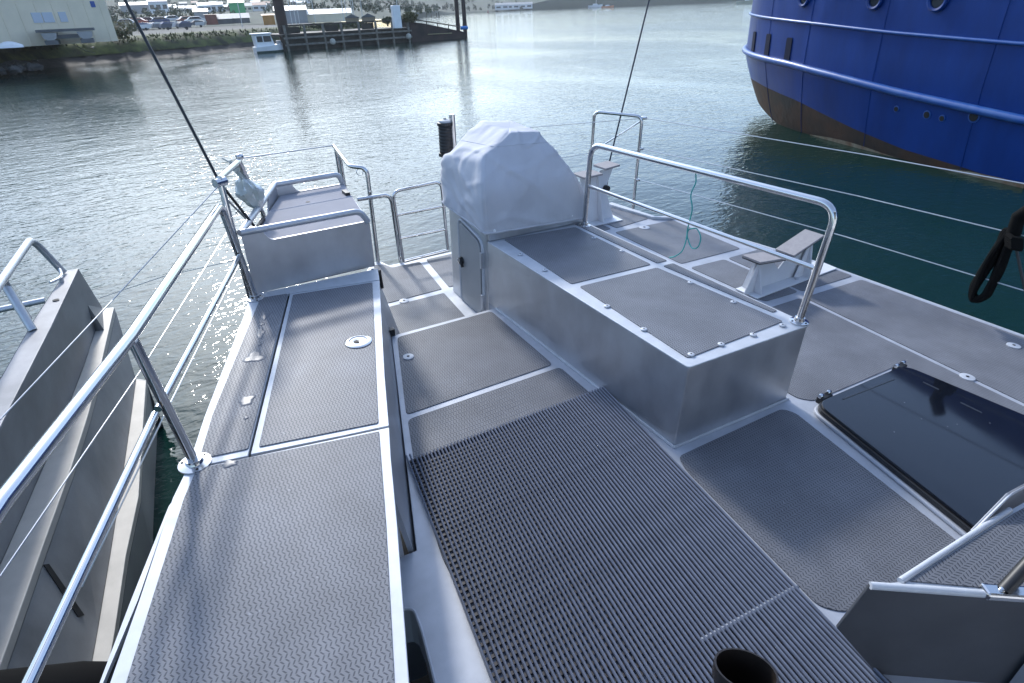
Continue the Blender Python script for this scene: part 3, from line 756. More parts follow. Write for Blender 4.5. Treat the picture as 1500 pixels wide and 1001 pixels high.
# bilge floor, blackened for the dark of the opening; aft well
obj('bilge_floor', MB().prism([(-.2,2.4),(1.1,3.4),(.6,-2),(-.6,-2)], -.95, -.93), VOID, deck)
well = [(1.05,3.43),(1.94,3.43),(1.94,4.2),(2.75,4.2),(2.75,5.02),(2.02,5.00),(1.66,5.0),(1.63,5.12),(1.55,5.16),(1.38,4.9)]
obj('aft_well_floor', MB().prism(well, -.20, -.16), TRIM, deck)
obj('well_riser', MB().box(1.06,1.94,3.40,3.428,-.18,-.052), TRIM, deck)
obj('companionway_frame', MB().tube(fillet([(.20,.5,-.004),(.355,1.06,-.004),(.40,1.30,-.004),(.408,1.395,-.004),(.36,1.418,-.004),(.22,1.422,-.004)], .05, 5), .007, 8), DECKALU, deck, smooth=True)

# unseen wall and overhang added behind the viewpoint to darken metal facing it
wh = tag(obj('unseen_shade_wall', MB().box(-.1,4.6,-2.15,-2.05,.0,3.0).box(-.3,4.8,-2.2,-.9,3.0,3.08), mat('shade_wall_white', (.55,.56,.58), .45, var=.05), boat=True), kind='structure')
for i in range(3):
    obj('shade_wall_window', MB().box(.3+1.45*i,1.4+1.45*i,-2.05,-2.035,1.5,2.5), WINDOW, wh)
def panel(poly, z=0.0, r=.035, m=TREAD, parent=None, name='tread_panel'):
    return obj(name, MB().prism(rp(poly, r), z, z+TZ), m, parent or deck, bevel=.0015)
panel([(1.125,3.385),(1.875,3.395),(1.85,2.545),(.845,2.535)], m=TREADD)
panel([(.835,2.49),(1.87,2.495),(1.84,1.60),(1.66,.745),(.56,.745),(.60,1.55),(.72,2.12)], m=TREADD)
panel([(.50,.68),(1.70,.68),(1.66,-1.2),(.40,-1.2)], m=TREADD)
panel([(1.90,1.495),(2.70,1.485),(2.735,1.42),(2.635,.95),(2.52,.40),(2.2,.46),(1.80,.53),(1.74,.60),(1.76,.72),(1.86,1.40)], m=TREADD)
panel([(3.80,4.27),(4.58,4.25),(4.53,3.31),(3.775,3.33)])
panel([(3.78,3.225),(4.185,3.205),(4.16,2.425),(3.78,2.445)])
panel([(2.86,3.26),(3.72,3.235),(3.72,2.455),(2.87,2.47)])
panel([(4.235,3.205),(4.74,3.205),(4.83,2.62),(4.835,2.385),(4.195,2.41)])
panel([(2.87,2.385),(4.068,2.345),(3.985,1.50),(3.86,.2),(3.79,.2),(3.765,.95),(3.72,1.40),(2.93,1.435),(2.87,1.50)])
panel([(4.108,2.335),(4.825,2.305),(4.85,1.0),(4.86,-.6),(3.825,-.6),(3.905,.25),(4.025,1.50)])
panel([(3.88,5.0),(4.29,4.93),(4.40,4.42),(3.90,4.36)]); panel([(2.95,5.0),(3.82,5.0),(3.84,4.37),(2.95,4.37)])
panel([(1.665,4.93),(1.945,4.93),(1.865,4.255),(1.36,4.235),(1.53,5.07),(1.62,5.05)], -.16, .02)
panel([(2.02,4.95),(2.7,4.96),(2.7,4.26),(1.935,4.26)], -.16, .02)
panel([(1.30,4.165),(1.845,4.175),(1.785,3.48),(1.13,3.47)], -.16, .02)
def deck_disc(x, y, z, r=.032, parent=None, name='lifting_plate'):
    d = obj(name, MB().lathe([(r,0),(r,.006),(r*.8,.008)], (x,y,z), 20), TRIM, parent or deck, autos=True)
    obj('socket', MB().lathe([(r*.24,.0),(r*.24,.0095)], (x,y,z), 10), VOID, d)
    return d
deck_disc(1.09,3.10,TZ,.036); deck_disc(1.49,4.20,-.16+TZ*.5,.04); deck_disc(4.15,4.22,TZ*.5,.055); deck_disc(3.965,1.10,TZ*.5,.042); deck_disc(4.65,1.13,TZ,.04)
# raised gunwale lip of the right quarter
obj('gunwale_lip', MB().tube([(4.915,-2.2,-.012),(4.895,1.2,-.012),(4.88,2.66,-.012),(4.775,3.38,-.012),(4.625,4.28,-.012)], .014, 8), TRIM, deck, smooth=True)
obj('gunwale_lip', MB().slab([(4.64,4.27,.0),(4.46,4.39,.0),(4.38,5.02,.0),(4.30,5.02,.0),(4.41,4.38,.0),(4.55,4.27,.0)], (0,0,.03)), TRIM, deck, bevel=.006)

# ------------------------------------------------------------------ centre storage box
bx = [(1.937,1.562),(2.807,1.532),(2.80,3.53),(1.933,3.543)]
t = thing('storage_box', 'long low aluminium storage box with two grey tread panels on top', 'storage box', (2.37,2.5,0), boat=True)
obj('shell', MB().prism(rp(bx,.012,3), 0.001, .488), ALUV, t, autos=True)
obj('top_plate', MB().prism(rp([(1.930,1.555),(2.814,1.524),(2.806,3.535),(1.928,3.535)],.02,3), .489, .5), TRIM, t, bevel=.003)
obj('base_weld', MB().tube([(1.93,3.41,.004),(1.932,1.557,.004),(2.812,1.526,.004),(2.812,3.5,.004)], .010, 6), TRIM, t, smooth=True)
zt = .5
for pl in ([(2.03,2.555),(2.645,2.53),(2.715,1.62),(1.985,1.615)], [(2.05,3.50),(2.66,3.45),(2.65,2.59),(2.01,2.61)]):
    panel(pl, zt, .02, TREAD, t)
panel([(2.70,3.51),(2.785,3.51),(2.79,2.585),(2.70,2.585)], zt, .012, TREAD, t); panel([(2.70,2.53),(2.79,2.53),(2.795,1.72),(2.755,1.72)], zt, .012, TREAD, t)
for q in ((889,450),(943,484),(1012,521),(1056,506),(1103,492),(1146,478),(1074,444),(1011,415.5),(911,369),(869.5,350),(762,374),(798,397)):
    p = B(q[0], q[1], zt); deck_disc(p.x, p.y, zt+TZ*.6, .017, t, 'fastener')

# ------------------------------------------------------------------ console with door, canvas cover
t = thing('steering_console', 'aluminium console with grey side door under the canvas cover', 'console', (2.3,3.86,-.16), boat=True)
obj('shell', MB().prism(rp([(1.93,3.545),(2.72,3.54),(2.72,4.17),(1.93,4.17)],.015,3), -.158, .66), ALUV, t, autos=True)
dp = fillet([(1.928,3.60,-.14),(1.928,3.60,.48),(1.928,3.99,.56),(1.928,3.99,-.14)], .08, 6)
fr = obj('door_frame', MB().tube([dp[0]]+dp[1:], .014, 8), TRIM, t, smooth=True)
dq = fillet([(1.926,3.625,-.155),(1.926,3.625,.455),(1.926,3.965,.535),(1.926,3.965,-.155)], .07, 6, True)
door = obj('door', MB().slab(dq, (-.012,0,0)), mat('grey_door_paint', (.34,.345,.35), .45, .3, var=.06, vscale=3), t, bevel=.003)
obj('handle', MB().lathe([(.03,-.004),(.034,.006),(.02,.014)], (1.912,3.93,.215), 16, (-1,0,0)).tube([(1.90,3.93,.24),(1.893,3.915,.21),(1.90,3.90,.17)], .011, 8), BLACK, door, smooth=True)
obj('handle_lever', MB().tube([(1.898,3.955,.235),(1.885,3.955,.215),(1.898,3.955,.18)], .007, 8), STEEL, door, smooth=True)
for z in (.33, -.02):
    obj('hinge', MB().box(1.902,1.928,3.585,3.612,z-.065,z+.065), TUBEGREY, t, bevel=.004)
obj('hem_lip', MB().box(1.935,2.775,3.512,3.538,.505,.565), ALUV, t, bevel=.004)

rings = [  # canvas cover: front-left, front-right, back-right, back-left corners from hem to crown
    [(1.902,3.503,.562),(2.785,3.50,.535),(2.76,4.20,.58),(1.900,4.20,.615)],
    [(1.890,3.500,.700),(2.775,3.495,.68),(2.76,4.22,.72),(1.895,4.21,.76)],
    [(1.885,3.505,.865),(2.715,3.50,.845),(2.72,4.22,.87),(1.895,4.20,.90)],
    [(1.915,3.560,.99),(2.64,3.545,.95),(2.66,4.21,.96),(1.905,4.17,.99)],
    [(1.955,3.620,1.075),(2.56,3.60,1.06),(2.59,4.20,1.06),(1.945,4.12,1.025)],
    [(2.100,3.665,1.145),(2.51,3.66,1.13),(2.53,4.18,1.14),(2.07,4.14,1.12)],
    [(2.215,3.705,1.198),(2.475,3.70,1.182),(2.50,4.15,1.195),(2.225,4.15,1.208)],
]
NSD, NV = 26, 9
def ring_pt(r, s):
    k = int(s*4) % 4; u = s*4 - int(s*4)
    a, b_ = Vector(r[k]), Vector(r[(k+1) % 4])
    return a.lerp(b_, u)
mb = MB(); rows = []
cen = Vector((2.34,3.88,.9))
for i in range(len(rings)-1):
    for j in range(NV + (1 if i == len(rings)-2 else 0)):
        rows.append((i, j/NV))
for (i, v) in rows:
    row = []
    for k in range(NSD*4):
        s = k/(NSD*4)
        q0, q1, q2, q3 = (ring_pt(rings[max(0,min(len(rings)-1,i+d))], s) for d in (-1,0,1,2))
        p = .5*((2*q1)+(q2-q0)*v+(2*q0-5*q1+4*q2-q3)*v*v+(3*q1-q0-3*q2+q3)*v**3)
        hv = (i+v)/(len(rings)-1)
        o = (p-cen); o.z *= .35; o.normalize()
        ang = s*4 % 1
        fold = .022*abs(noise.noise(Vector((s*19, hv*1.5, 3.1)))) * (1.1-abs(hv-.4))
        fold += .008*noise.noise(p*4.2) + .003*noise.noise(Vector((p.x*9,p.y*9,p.z*3.5)))
        fold += .013*max(0, 1-abs(noise.noise(Vector((p.x*3+p.z*4, p.y*3-p.z*3, 7.7))))*6) + .009*max(0, 1-abs(noise.noise(Vector((p.x*5-p.z*5, p.y*4+p.z*4, 2.7))))*6)
        corner = min(ang, 1-ang)
        fold -= .018*math.exp(-(corner/.05)**2) * (0.4 if hv < .3 else .8)
        sag = -.022*math.sin(PI*ang)*math.sin(PI*min(1,hv*1.3))*(.8+.6*noise.noise(p*2+Vector((9,0,0))))
        if hv < .02: fold *= .5
        row.append(tuple(p + o*(fold+sag*.7)))
    mb.v += row
M_ = NSD*4
for r in range(len(rows)-1):
    for k in range(M_): mb.f.append((r*M_+k, r*M_+(k+1)%M_, (r+1)*M_+(k+1)%M_, (r+1)*M_+k))
# crown: shrink the last ring to the middle in steps, a little saggy
last = [Vector(v) for v in mb.v[-M_:]]; cc = sum(last, Vector((0,0,0)))/M_
o0 = len(mb.v)-M_
for st in range(1,7):
    k_ = 1-st/6.5
    for p in last:
        q = cc + (p-cc)*k_; q.z += -.006*(1-k_) + .008*noise.noise(q*7)
        mb.v.append(tuple(q))
    for k in range(M_): mb.f.append((o0+(st-1)*M_+k, o0+(st-1)*M_+(k+1)%M_, o0+st*M_+(k+1)%M_, o0+st*M_+k))
mb.f.append(tuple(o0+6*M_+k for k in range(M_)))
nrow = len(rows); cov = [Vector(v) for v in mb.v]
t = thing('canvas_cover', 'wrinkled pale grey canvas cover tied over the steering console', 'cover', (2.34,3.86,.56), boat=True)
o = obj('cloth', mb, CLOTH, t)
o.data.polygons.foreach_set("use_smooth", [True]*len(o.data.polygons))
mm = o.modifiers.new('thick', 'SOLIDIFY'); mm.thickness = .004; mm.offset = 1
def cov_pt(r, k):
    p = cov[r*M_ + k % M_]; o_ = (p-cen); o_.z *= .35; return p + o_.normalized()*.005
obj('hem', MB().tube([cov_pt(0,k)+Vector((0,0,.012)) for k in range(M_+1)], .008, 8), CLOTH, t, smooth=True)
obj('hem', MB().tube([cov_pt(2,k)-Vector((0,0,.002)) for k in range(M_+1)], .0022, 6), CLOTH, t, smooth=True)
for k in (1, NSD-1, 2*NSD+1, 3*NSD-1):
    obj('seam', MB().tube([cov_pt(r,k) for r in range(nrow)], .003, 6), CLOTH, t, smooth=True)
obj('seam', MB().tube([cov_pt(nrow-12,k) for k in range(M_+1)], .0028, 6), CLOTH, t, smooth=True)
for q in ((724,338),(837,316)):
    p = B(q[0], q[1], Y=3.50); obj('snap_button', MB().lathe([(.012,-.004),(.011,.005),(.005,.008)], (p.x, 3.497, p.z), 12, (0,-1,0)), WHITEP, t, smooth=True)

# lantern and pole beyond the cover
tag(obj('light_pole', MB().tube([(2.17,4.42,0),(2.165,4.5,.7),(2.155,4.5,1.225)], .024, 14), STEEL, boat=True, autos=True), 'short polished steel pole standing up beside the canvas cover', 'pole')
t = thing('lantern', 'black ribbed lantern mounted beside the short steel pole', 'lantern', (2.09,4.5,.9), boat=True)
prof = [(.035,-.03),(.045,.0),(.064,.0),(.064,.025)]
for k in range(8): prof += [(.052,.027+k*.026),(.056,.033+k*.026),(.056,.047+k*.026),(.052,.052+k*.026)]
prof += [(.064,.24),(.064,.262),(.03,.27),(.012,.285),(.012,.295)]
obj('body', MB().lathe(prof, (2.09,4.5,.905), 20), BLACK, t, autos=True)
obj('cap', MB().lathe([(.05,0),(.048,.014),(.015,.024)], (2.09,4.5,1.17), 18), flat((.45,.46,.47)), t, autos=True)
obj('bracket', MB().box(2.09,2.17,4.485,4.515,.93,.96), TUBEGREY, t)

# ------------------------------------------------------------------ handrail on the box
def flange(x, y, z, parent, r=.05):
    f = obj('flange', MB().lathe([(r,0),(r,.007),(r*.55,.012),(r*.52,.03)], (x,y,z), 22), STEEL, parent, autos=True)
    for k in range(3):
        a = 2*PI*k/3+.6; obj('screw', MB().lathe([(.006,0),(.005,.004)], (x+r*.78*math.cos(a), y+r*.78*math.sin(a), z+.0075), 8), VOID, f)
RT = .0195
t = thing('box_handrail', 'polished tubular handrail standing on the outer edge of the storage box', 'handrail', (2.76,2.5,.5), boat=True)
a, b_ = Vector((2.746,3.443,.5)), Vector((2.785,1.575,.5))
p1, p2 = B(866,211,X=2.74), B(1229,302,X=2.80)
obj('top_rail', MB().tube(fillet([a, p1, p2, b_], .11, 8), RT, 14), STEEL, t, smooth=True)
m1, m2 = B(863,273,X=2.745), B(1194,393,X=2.79)
obj('mid_rail', MB().tube([m1, m2], .013, 12), STEEL, t, smooth=True)
flange(a.x, a.y, .5, t); flange(b_.x, b_.y, .5, t)
# teal cord
P = [B(x, y, X=2.77) for x, y in ((1019,249),(1016,258),(1018,268),(1013,285),(1018,305),(1009,325),(1002,345),(1012,366),(1026,362),(1030,348),(1020,334),(1004,337),(1005,352),(1003,368),(990,376),(979,378))]
P = [p + Vector((.02*math.sin(i*1.3), 0, 0)) for i, p in enumerate(P)]
tag(obj('teal_cord', MB().tube(fillet(P, .05, 4), .0042, 6), CORD, boat=True, smooth=True), 'thin teal cord knotted to the box handrail with a dangling loop', 'cord')

# ------------------------------------------------------------------ side locker along the other rail
ZL = .40
t = thing('side_locker', 'long side locker with grey tread lid and round latch', 'locker', (.4,2.2,0), boat=True)
inner = [(1.142,3.76),(.705,2.39),(.515,1.80),(.405,1.45),(.225,.905),(.10,.5),(-.2,-.5)]
outE = B2([(366,432),(358,460),(299.6,610),(284,657),(252.8,730),(203.6,880),(161,1000)], .40)
outer = [(-.9,-.5),(-.64,.7)] + outE[::-1]
wallb = [(1.135,3.55),(1.095,3.42),(.512,1.645)]
iw_b = [(1.262,3.74,-.16),(1.119,3.42,-.16),(.536,1.645,-.16)]; iw_t = [(1.132,3.74,.385),(1.030,3.42,.385),(.455,1.645,.385)]
mb = MB(); mb.v = iw_b + iw_t + [(x-.02,y+.007,z) for x,y,z in iw_b+iw_t]
mb.f = [(0,1,4,3),(1,2,5,4),(9,10,7,6),(10,11,8,7),(2,8,11,5),(3,4,10,9),(4,5,11,10)]
obj('inner_wall', mb, ALUV, t)
obj('end_wall', MB().slab([(.505,1.64,-.9),(.455,1.64,.385),(-.3,1.75,.385),(-.3,1.75,-.9)], (0,.02,0)), ALUV, t)
obj('outer_wall', MB().slab([(-.80,.2,-.2),(-.80,.2,.36),(-.44,1.33,.36),(-.26,1.96,.36),(-.13,2.46,.36),(-.13,2.46,-.2)], (.02,-.01,0)), DULL, t)
sub = inner + outer
def inset(poly, d):
    c = (sum(p[0] for p in poly)/len(poly), sum(p[1] for p in poly)/len(poly))
    return [(x+(c[0]-x)*d, y+(c[1]-y)*d) for x, y in poly]
obj('carcass', MB().prism(inset(sub,.03), .36, .384), VOID, t)
# top plates with real gaps
lidpoly = [(.524,3.588),(1.084,3.495),(.705,2.38),(.582,1.998),(.41,2.031),(.029,2.112)]
lid = obj('lid', MB().prism(lidpoly, .386, ZL), TRIM, t, bevel=.002)
foreplate = [(-.17,2.135),(.0,2.10),(.40,2.020),(.578,1.985),(.515,1.80),(.405,1.45),(.225,.905),(.10,.5),(-.2,-.5),(-.9,-.5),(-.64,.7)] + [outE[6], outE[5], outE[4], (outE[3][0]-.012,outE[3][1]-.06)]
obj('fore_plate', MB().prism(foreplate, .37, ZL), TRIM, t, bevel=.002)
stripplate = [(outE[3][0]-.011,outE[3][1]-.05),(-.165,2.145),(.017,2.108),(.512,3.60),(1.088,3.505),(1.142,3.69),(.31,3.70),outE[0],outE[1],outE[2],outE[3]]
obj('edge_plate', MB().prism(stripplate, .37, ZL), TRIM, t, bevel=.002)
gpo = [B(x,y,.36) for x,y in ((247,742),(191.6,880),(146,1000),(95,1130),(20,1330))]; gpi = [B(x,y,.36) for x,y in ((60,1330),(108,1110),(151,1000),(202,879),(252,735))]
obj('gunwale_plate', MB().slab(gpo+gpi, (0,0,-.016)), TRIM, t)
obj('gap_dark_strip', MB().slab([p+Vector((0,0,-.02)) for p in gpi] + [p+Vector((.06,.0,-.02)) for p in gpi[::-1]], (0,0,-.01)), VOID, t)  # black strip colours in the dark of the gap
ltr = panel([(.535,3.555),(1.03,3.48),(.672,2.41),(.548,2.035),(.066,2.138)], ZL, .012, TREAD, lid)
panel([(-.145,2.215),(-.11,2.175),(.0265,2.148),(.508,3.592),(.37,3.61),(.33,3.56),(-.07,2.47)], ZL, .01, TREAD, t)
panel([(-.17,2.125),(.0,2.092),(.40,2.005),(.530,1.978),(.368,1.46),(.185,.905),(.05,.5),(-.25,-.5),(-.75,-.5),(-.57,.8),(-.43,1.31),(-.355,1.56),(-.228,1.98)], ZL, .006, TREAD, t)
lc = B(525,501,ZL+TZ)
lr = obj('latch_ring', MB().lathe([(.070,0),(.072,.004),(.060,.009),(.052,.009),(.048,.005),(.048,.003)], lc, 30), STEEL, lid, autos=True)
obj('latch_cup', MB().lathe([(.047,.0),(.046,.005),(.030,.007),(.022,.003)], lc, 24), TRIM, lid, autos=True)
obj('latch_finger_hole', MB().lathe([(.014,.0),(.014,.0085)], lc+Vector((-.012,-.004,0)), 14), VOID, lid)
obj('hinge', MB().slab([B(x,y,X=1.15) for x,y in ((551,396),(555.5,396),(560,423),(556,424))], (.012,0,0)), BLACK, t)
obj('wall_stop', MB().box(1.09,1.125,3.42,3.46,.0,.05), BLACK, t)
# puddles left on the edge plate
for i, (x, y, r, e, n) in enumerate(((389,462,.022,3.4,9),(381,490,.028,2.8,9),(372,524,.055,1.25,11),(362,586,.045,1.3,10),(337,679,.036,.75,9),(384,475,.016,1.5,8),(360,612,.014,1.2,8),(380,505,.014,1.2,8))):
    c = B(x, y, ZL+TZ); mb = MB(); top = []; k_ = 28
    u = Vector((.33,.94,0)).normalized(); w = Vector((.94,-.33,0))
    outl = []
    for k in range(k_):
        a = 2*PI*k/k_; rr = r*(.8+.55*noise.noise(Vector((math.cos(a)*1.5, math.sin(a)*1.5, i*4.3))))
        outl.append(c + u*(rr*e*math.cos(a)) + w*(rr*math.sin(a)))
    for sc_, z in ((1,0.0002),(.93,.0016),(.7,.0024)):
        mb.v += [tuple(c+(p-c)*sc_+Vector((0,0,z))) for p in outl]
    for r_ in range(2):
        for k in range(k_): mb.f.append((r_*k_+k, r_*k_+(k+1)%k_, (r_+1)*k_+(k+1)%k_, (r_+1)*k_+k))
    mb.f.append(tuple(2*k_+k for k in range(k_)))
    tag(obj('puddle', mb, WATERDROP, boat=True, smooth=True), ('long thin puddle nearest the bait cabinet on the narrow tread strip','narrow shiny puddle second along the strip from the cabinet','largest round puddle halfway along the narrow tread strip','medium round puddle beyond the largest one towards the rail post flange','flat puddle beside the guard rail flange at the strip end','tiny droplet between the two thin puddles near the cabinet','tiny droplet just beyond the medium puddle','tiny droplet between the narrow puddle and the largest puddle')[i], 'puddle', 'puddles on the locker strip')

# ------------------------------------------------------------------ raised bait cabinet with handrails
t = thing('bait_cabinet', 'raised aluminium cabinet with tube rim and pale tray top', 'cabinet', (.75,4.1,.4), boat=True)
FL, FR = Vector((.335,3.695,.40)), Vector((1.142,3.745,.40)); BL, BR = Vector((.74,4.70,.40)), Vector((1.285,4.77,.40))
def up(p, z): return Vector((p.x, p.y, z))
zr, ztv = .80, .722
# front plate with a hand slot: built as a frame of pieces round the slot
e1 = FL.lerp(FR,.20); e2 = FL.lerp(FR,.93)
thk = Vector((-.0006,.012,0))
slot = fillet([up(FL.lerp(FR,.16),.775), up(FL.lerp(FR,.20),.728), up(FL.lerp(FR,.985),.728)], .05, 6)
obj('front_plate', MB().slab([FL, FR, up(FR,.722)] + list(reversed(slot)) + [up(FL.lerp(FR,.16),.795), up(FL,.795)], thk), ALUV, t)
bk = fillet([up(BL.lerp(BR,.24),.775), up(BL.lerp(BR,.30),.728), up(BL.lerp(BR,.985),.728)], .05, 6)
obj('back_plate', MB().slab([BL, BR, up(BR,.722)] + list(reversed(bk)) + [up(BL.lerp(BR,.24),.795), up(BL,.795)], (0,-.012,0)), ALUV, t)
obj('side_plate', MB().slab([FR, BR, up(BR,.715), up(FR,.715)], (-.012,0,0)), ALUV, t)
obj('side_plate', MB().slab([FL+Vector((.002,.01,0)), BL, up(BL,.70), up(FL,.70)+Vector((.002,.01,0))], (.012,-.004,0)), ALUV, t)
obj('side_lip', MB().slab([up(BL,.70), up(BL,.79), up(BL.lerp(FL,.28),.79), up(BL.lerp(FL,.36),.70)], (.01,-.004,0)), ALUV, t)
obj('side_lip', MB().slab([up(FL,.70)+Vector((0,.015,0)), up(FL,.79)+Vector((0,.015,0)), up(FL.lerp(BL,.14),.79), up(FL.lerp(BL,.22),.70)], (.01,-.004,0)), ALUV, t)
tray = obj('tray_top', MB().slab([up(FL,.708)+Vector((.015,.013,0)), up(FR,.708)+Vector((-.004,.013,0)), up(BR,.708)+Vector((-.004,-.013,0)), up(BL,.708)+Vector((.02,-.013,0))], (0,0,.014)), mat('pale_grey_board', (.33,.325,.345), .85, spec=.1, var=.05, vscale=4), t)
p = B(451,296,.7225); obj('drain_hole', MB().lathe([(.016,0),(.016,.0012)], (p.x,p.y,.722), 16), VOID, tray)
lidline = [up(FL.lerp(BL,.62),.7225)+Vector((.03,0,0)), up(FR.lerp(BR,.62),.7225)]
obj('tray_seam', MB().tube(lidline, .0025, 5), TUBEGREY, tray)
rim = fillet([up(FR,.725), up(FL.lerp(FR,.90),.80), up(FL,.80), up(BL,.80), up(BL.lerp(BR,.88),.80), up(BR,.725)], .09, 7)
# keep the two mitred corners sharp
rim = fillet([up(FR,.722)+Vector((-.01,0,0)), up(FL.lerp(FR,.93),.806), up(FL.lerp(FR,.6),.806)], .11, 7) + [up(FL,.806)]
obj('rim_tube', MB().tube(rim, .021, 12), TUBEGREY, t, smooth=True)
obj('rim_tube', MB().tube([up(FL,.806), up(BL,.806)], .021, 12), TUBEGREY, t, smooth=True)
rim = [up(BL,.806)] + fillet([up(BL.lerp(BR,.5),.806), up(BL.lerp(BR,.93),.806), up(BR,.722)+Vector((-.01,0,0))], .11, 7)
obj('rim_tube', MB().tube(rim, .021, 12), TUBEGREY, t, smooth=True)
obj('lid_stop', MB().box(1.19,1.225,4.42,4.52,.72,.745), BLACK, t); 
obj('lid_stop', MB().slab([up(FL.lerp(BL,.28),.724)+Vector((.012,0,0)), up(FL.lerp(BL,.44),.724)+Vector((.012,0,0)), up(FL.lerp(BL,.44),.724)+Vector((.035,0,0)), up(FL.lerp(BL,.28),.724)+Vector((.035,0,0))], (0,0,.02)), BLACK, t)

# ------------------------------------------------------------------ guard rail along the locker
t = thing('guard_rail', 'two-bar polished guard rail along the outer edge of the side locker', 'guard rail', (-.1,2.6,.4), boat=True)
TR = [(-1.05,-.45,1.0),(-.80,.45,1.0),(-.505,1.44,1.0),(-.225,2.17,1.0),(.262,3.65,1.0),(.322,3.618,.4)]
obj('top_rail', MB().tube(TR[:4] + fillet([TR[3],TR[4],TR[5]], .06, 6)[1:], .0215, 14), STEEL, t, smooth=True)
obj('mid_rail', MB().tube([(-.225,2.155,.70),(.288,3.60,.70)], .014, 12), STEEL, t, smooth=True)
obj('mid_rail', MB().tube([(-1.0,-.5,.70),(-.74,.45,.70),(-.535,1.17,.70),(-.235,2.125,.70)], .015, 12), STEEL, t, smooth=True)
obj('post', MB().tube([(-.172,2.165,.4),(-.222,2.165,.985)], .0195, 14), STEEL, t, smooth=True)
flange(-.172,2.165,.4,t,.062); flange(.322,3.618,.4,t,.05)
def cable(P, r=.0035): return MB().tube(P, r, 6)
# taller quarter rail behind it
t = thing('quarter_rail', 'taller corner rail with wire span behind the bait cabinet', 'rail', (.4,3.9,.4), boat=True)
g2t = B(321,262,1.13)
obj('post', MB().tube([(.30,3.66,.4), g2t], .0185, 12), STEEL, t, smooth=True)
e2_ = Vector((.465,4.12,1.13))
obj('top_rail', MB().tube([g2t, e2_], .017, 12), STEEL, t, smooth=True)
obj('post', MB().tube([e2_, (.56,4.30,.72), (.62,4.45,.2)], .016, 12), STEEL, t, smooth=True)
obj('clamp', MB().tube([g2t+Vector((-.03,-.02,-.02)), g2t+Vector((.03,.02,-.02))], .026, 12), STEEL, t, smooth=True)
obj('eye_fitting', MB().lathe([(.016,-.02),(.022,0),(.016,.02)], e2_+Vector((.01,.02,.02)), 12, (1,.3,0)), STEEL, t, smooth=True)
obj('stay', MB().tube([B(325,285,Y=3.8), B(362,322,Y=4.1)], .007, 8), WIRE, t); obj('stay', MB().tube([B(346,312,Y=4.05), B(358,290,Y=4.3)], .007, 8), WIRE, t)
g3a, g3b, g3c = B(489,214,1.06), B(512,244,1.06), B(541,247,1.06)
g3a = Vector((1.20,4.62,1.06)); 
obj('wire_span', cable([e2_+Vector((.02,.02,.01)), g3a], .005), WIRE, t)
# stern rail
t = thing('stern_rail', 'bent tubular stern rail between the bait cabinet and the boarding gate', 'rail', (1.5,4.8,-.16), boat=True)
foot = Vector((1.52,4.873,-.1))
bend = B(541,249,.80+.0)
foot = B(554,385,-.16); top_ = B(541,250,Y=foot.y); 
tp = Vector((foot.x-.02, foot.y-.05, top_.z))
ga = B(489,214,tp.z+.02); gb = B(512,244,tp.z+.02)
sc_ = 1.0
obj('top_rail', MB().tube(fillet([ga, gb, B(537,246,tp.z+.01), foot], .07, 6), .019, 12), STEEL, t, smooth=True)
q1 = B(493,222,tp.z-.02); 
for xa, ya, xb, yb in ((491,216,514,300),(497,224,519,300)):
    pa = B(xa, ya, tp.z); pb_ = B(xb, yb, Y=pa.y)
    obj('post', MB().tube([pa, Vector((pa.x+.01, pa.y, pb_.z)), Vector((pa.x+.02, pa.y, -.2))], .017, 12), STEEL, t, smooth=True)
obj('ring_eye', MB().tube([B(527+5*math.cos(a),252+5*math.sin(a),Y=gb.y) for a in [2*PI*k/10 for k in range(11)]], .004, 6), STEEL, t)
hp = B(587,384,-.16)
h1 = B(516,293,.45); h2 = B(572,285,Y=hp.y)
obj('hoop', MB().tube(fillet([Vector((hp.x-.34,hp.y+.0,h2.z)), Vector((hp.x-.03,hp.y,h2.z)), hp], .08, 6), .018, 12), STEEL, t, smooth=True)
bpy.data.objects['wire_span'].hide_render = False
# boarding gate
t = thing('boarding_gate', 'three-bar tubular boarding gate closing the stern gap', 'gate', (1.9,4.9,-.16), boat=True)
yg = B(591,384,-.13).y
G = [B(x,y,Y=yg) for x,y in ((591,384),(575,281),(646,266),(656,366))]
obj('frame', MB().tube(fillet([G[0],G[1],G[2],G[3]], .07, 6), .0145, 12), STEEL, t, smooth=True)
for (x0,y0,x1,y1) in ((580,316,652,302),(587,349.5,654,336),(592,383,656,367)):
    obj('bar', MB().tube([B(x0,y0,Y=yg), B(x1,y1,Y=yg)], .012 if y0 < 380 else .017, 10), STEEL, t, smooth=True)
tag(obj('gate_post', MB().tube([B(655.5,362,Y=yg+.03), B(648,280,Y=yg+.03)], .015, 10), STEEL, boat=True, smooth=True), 'slim steel post where the boarding gate meets the console', 'post')

# whip antennas
pa = B(322,268,Y=3.74); pb_ = B(183,0,Y=4.1); d_ = (pb_-pa)
tag(obj('whip_antenna', MB().tube([B(372,331,Y=3.9), pa, pa+d_*2.2], .0085, 8), BLACK, boat=True), 'long thin black whip slanting up from the quarter rail clamp', 'antenna')
pa = B(892,240,Y=4.95); pb_ = B(951,0,Y=5.2); d_ = pb_-pa
tag(obj('whip_antenna', MB().tube([pa+Vector((0,0,-.6)), pa, pa+d_*2.0], .0085, 8), mat('dark_blue_line', (.012,.018,.035), .5), boat=True), 'thin dark blue whip rising beyond the small cradle chock', 'antenna')

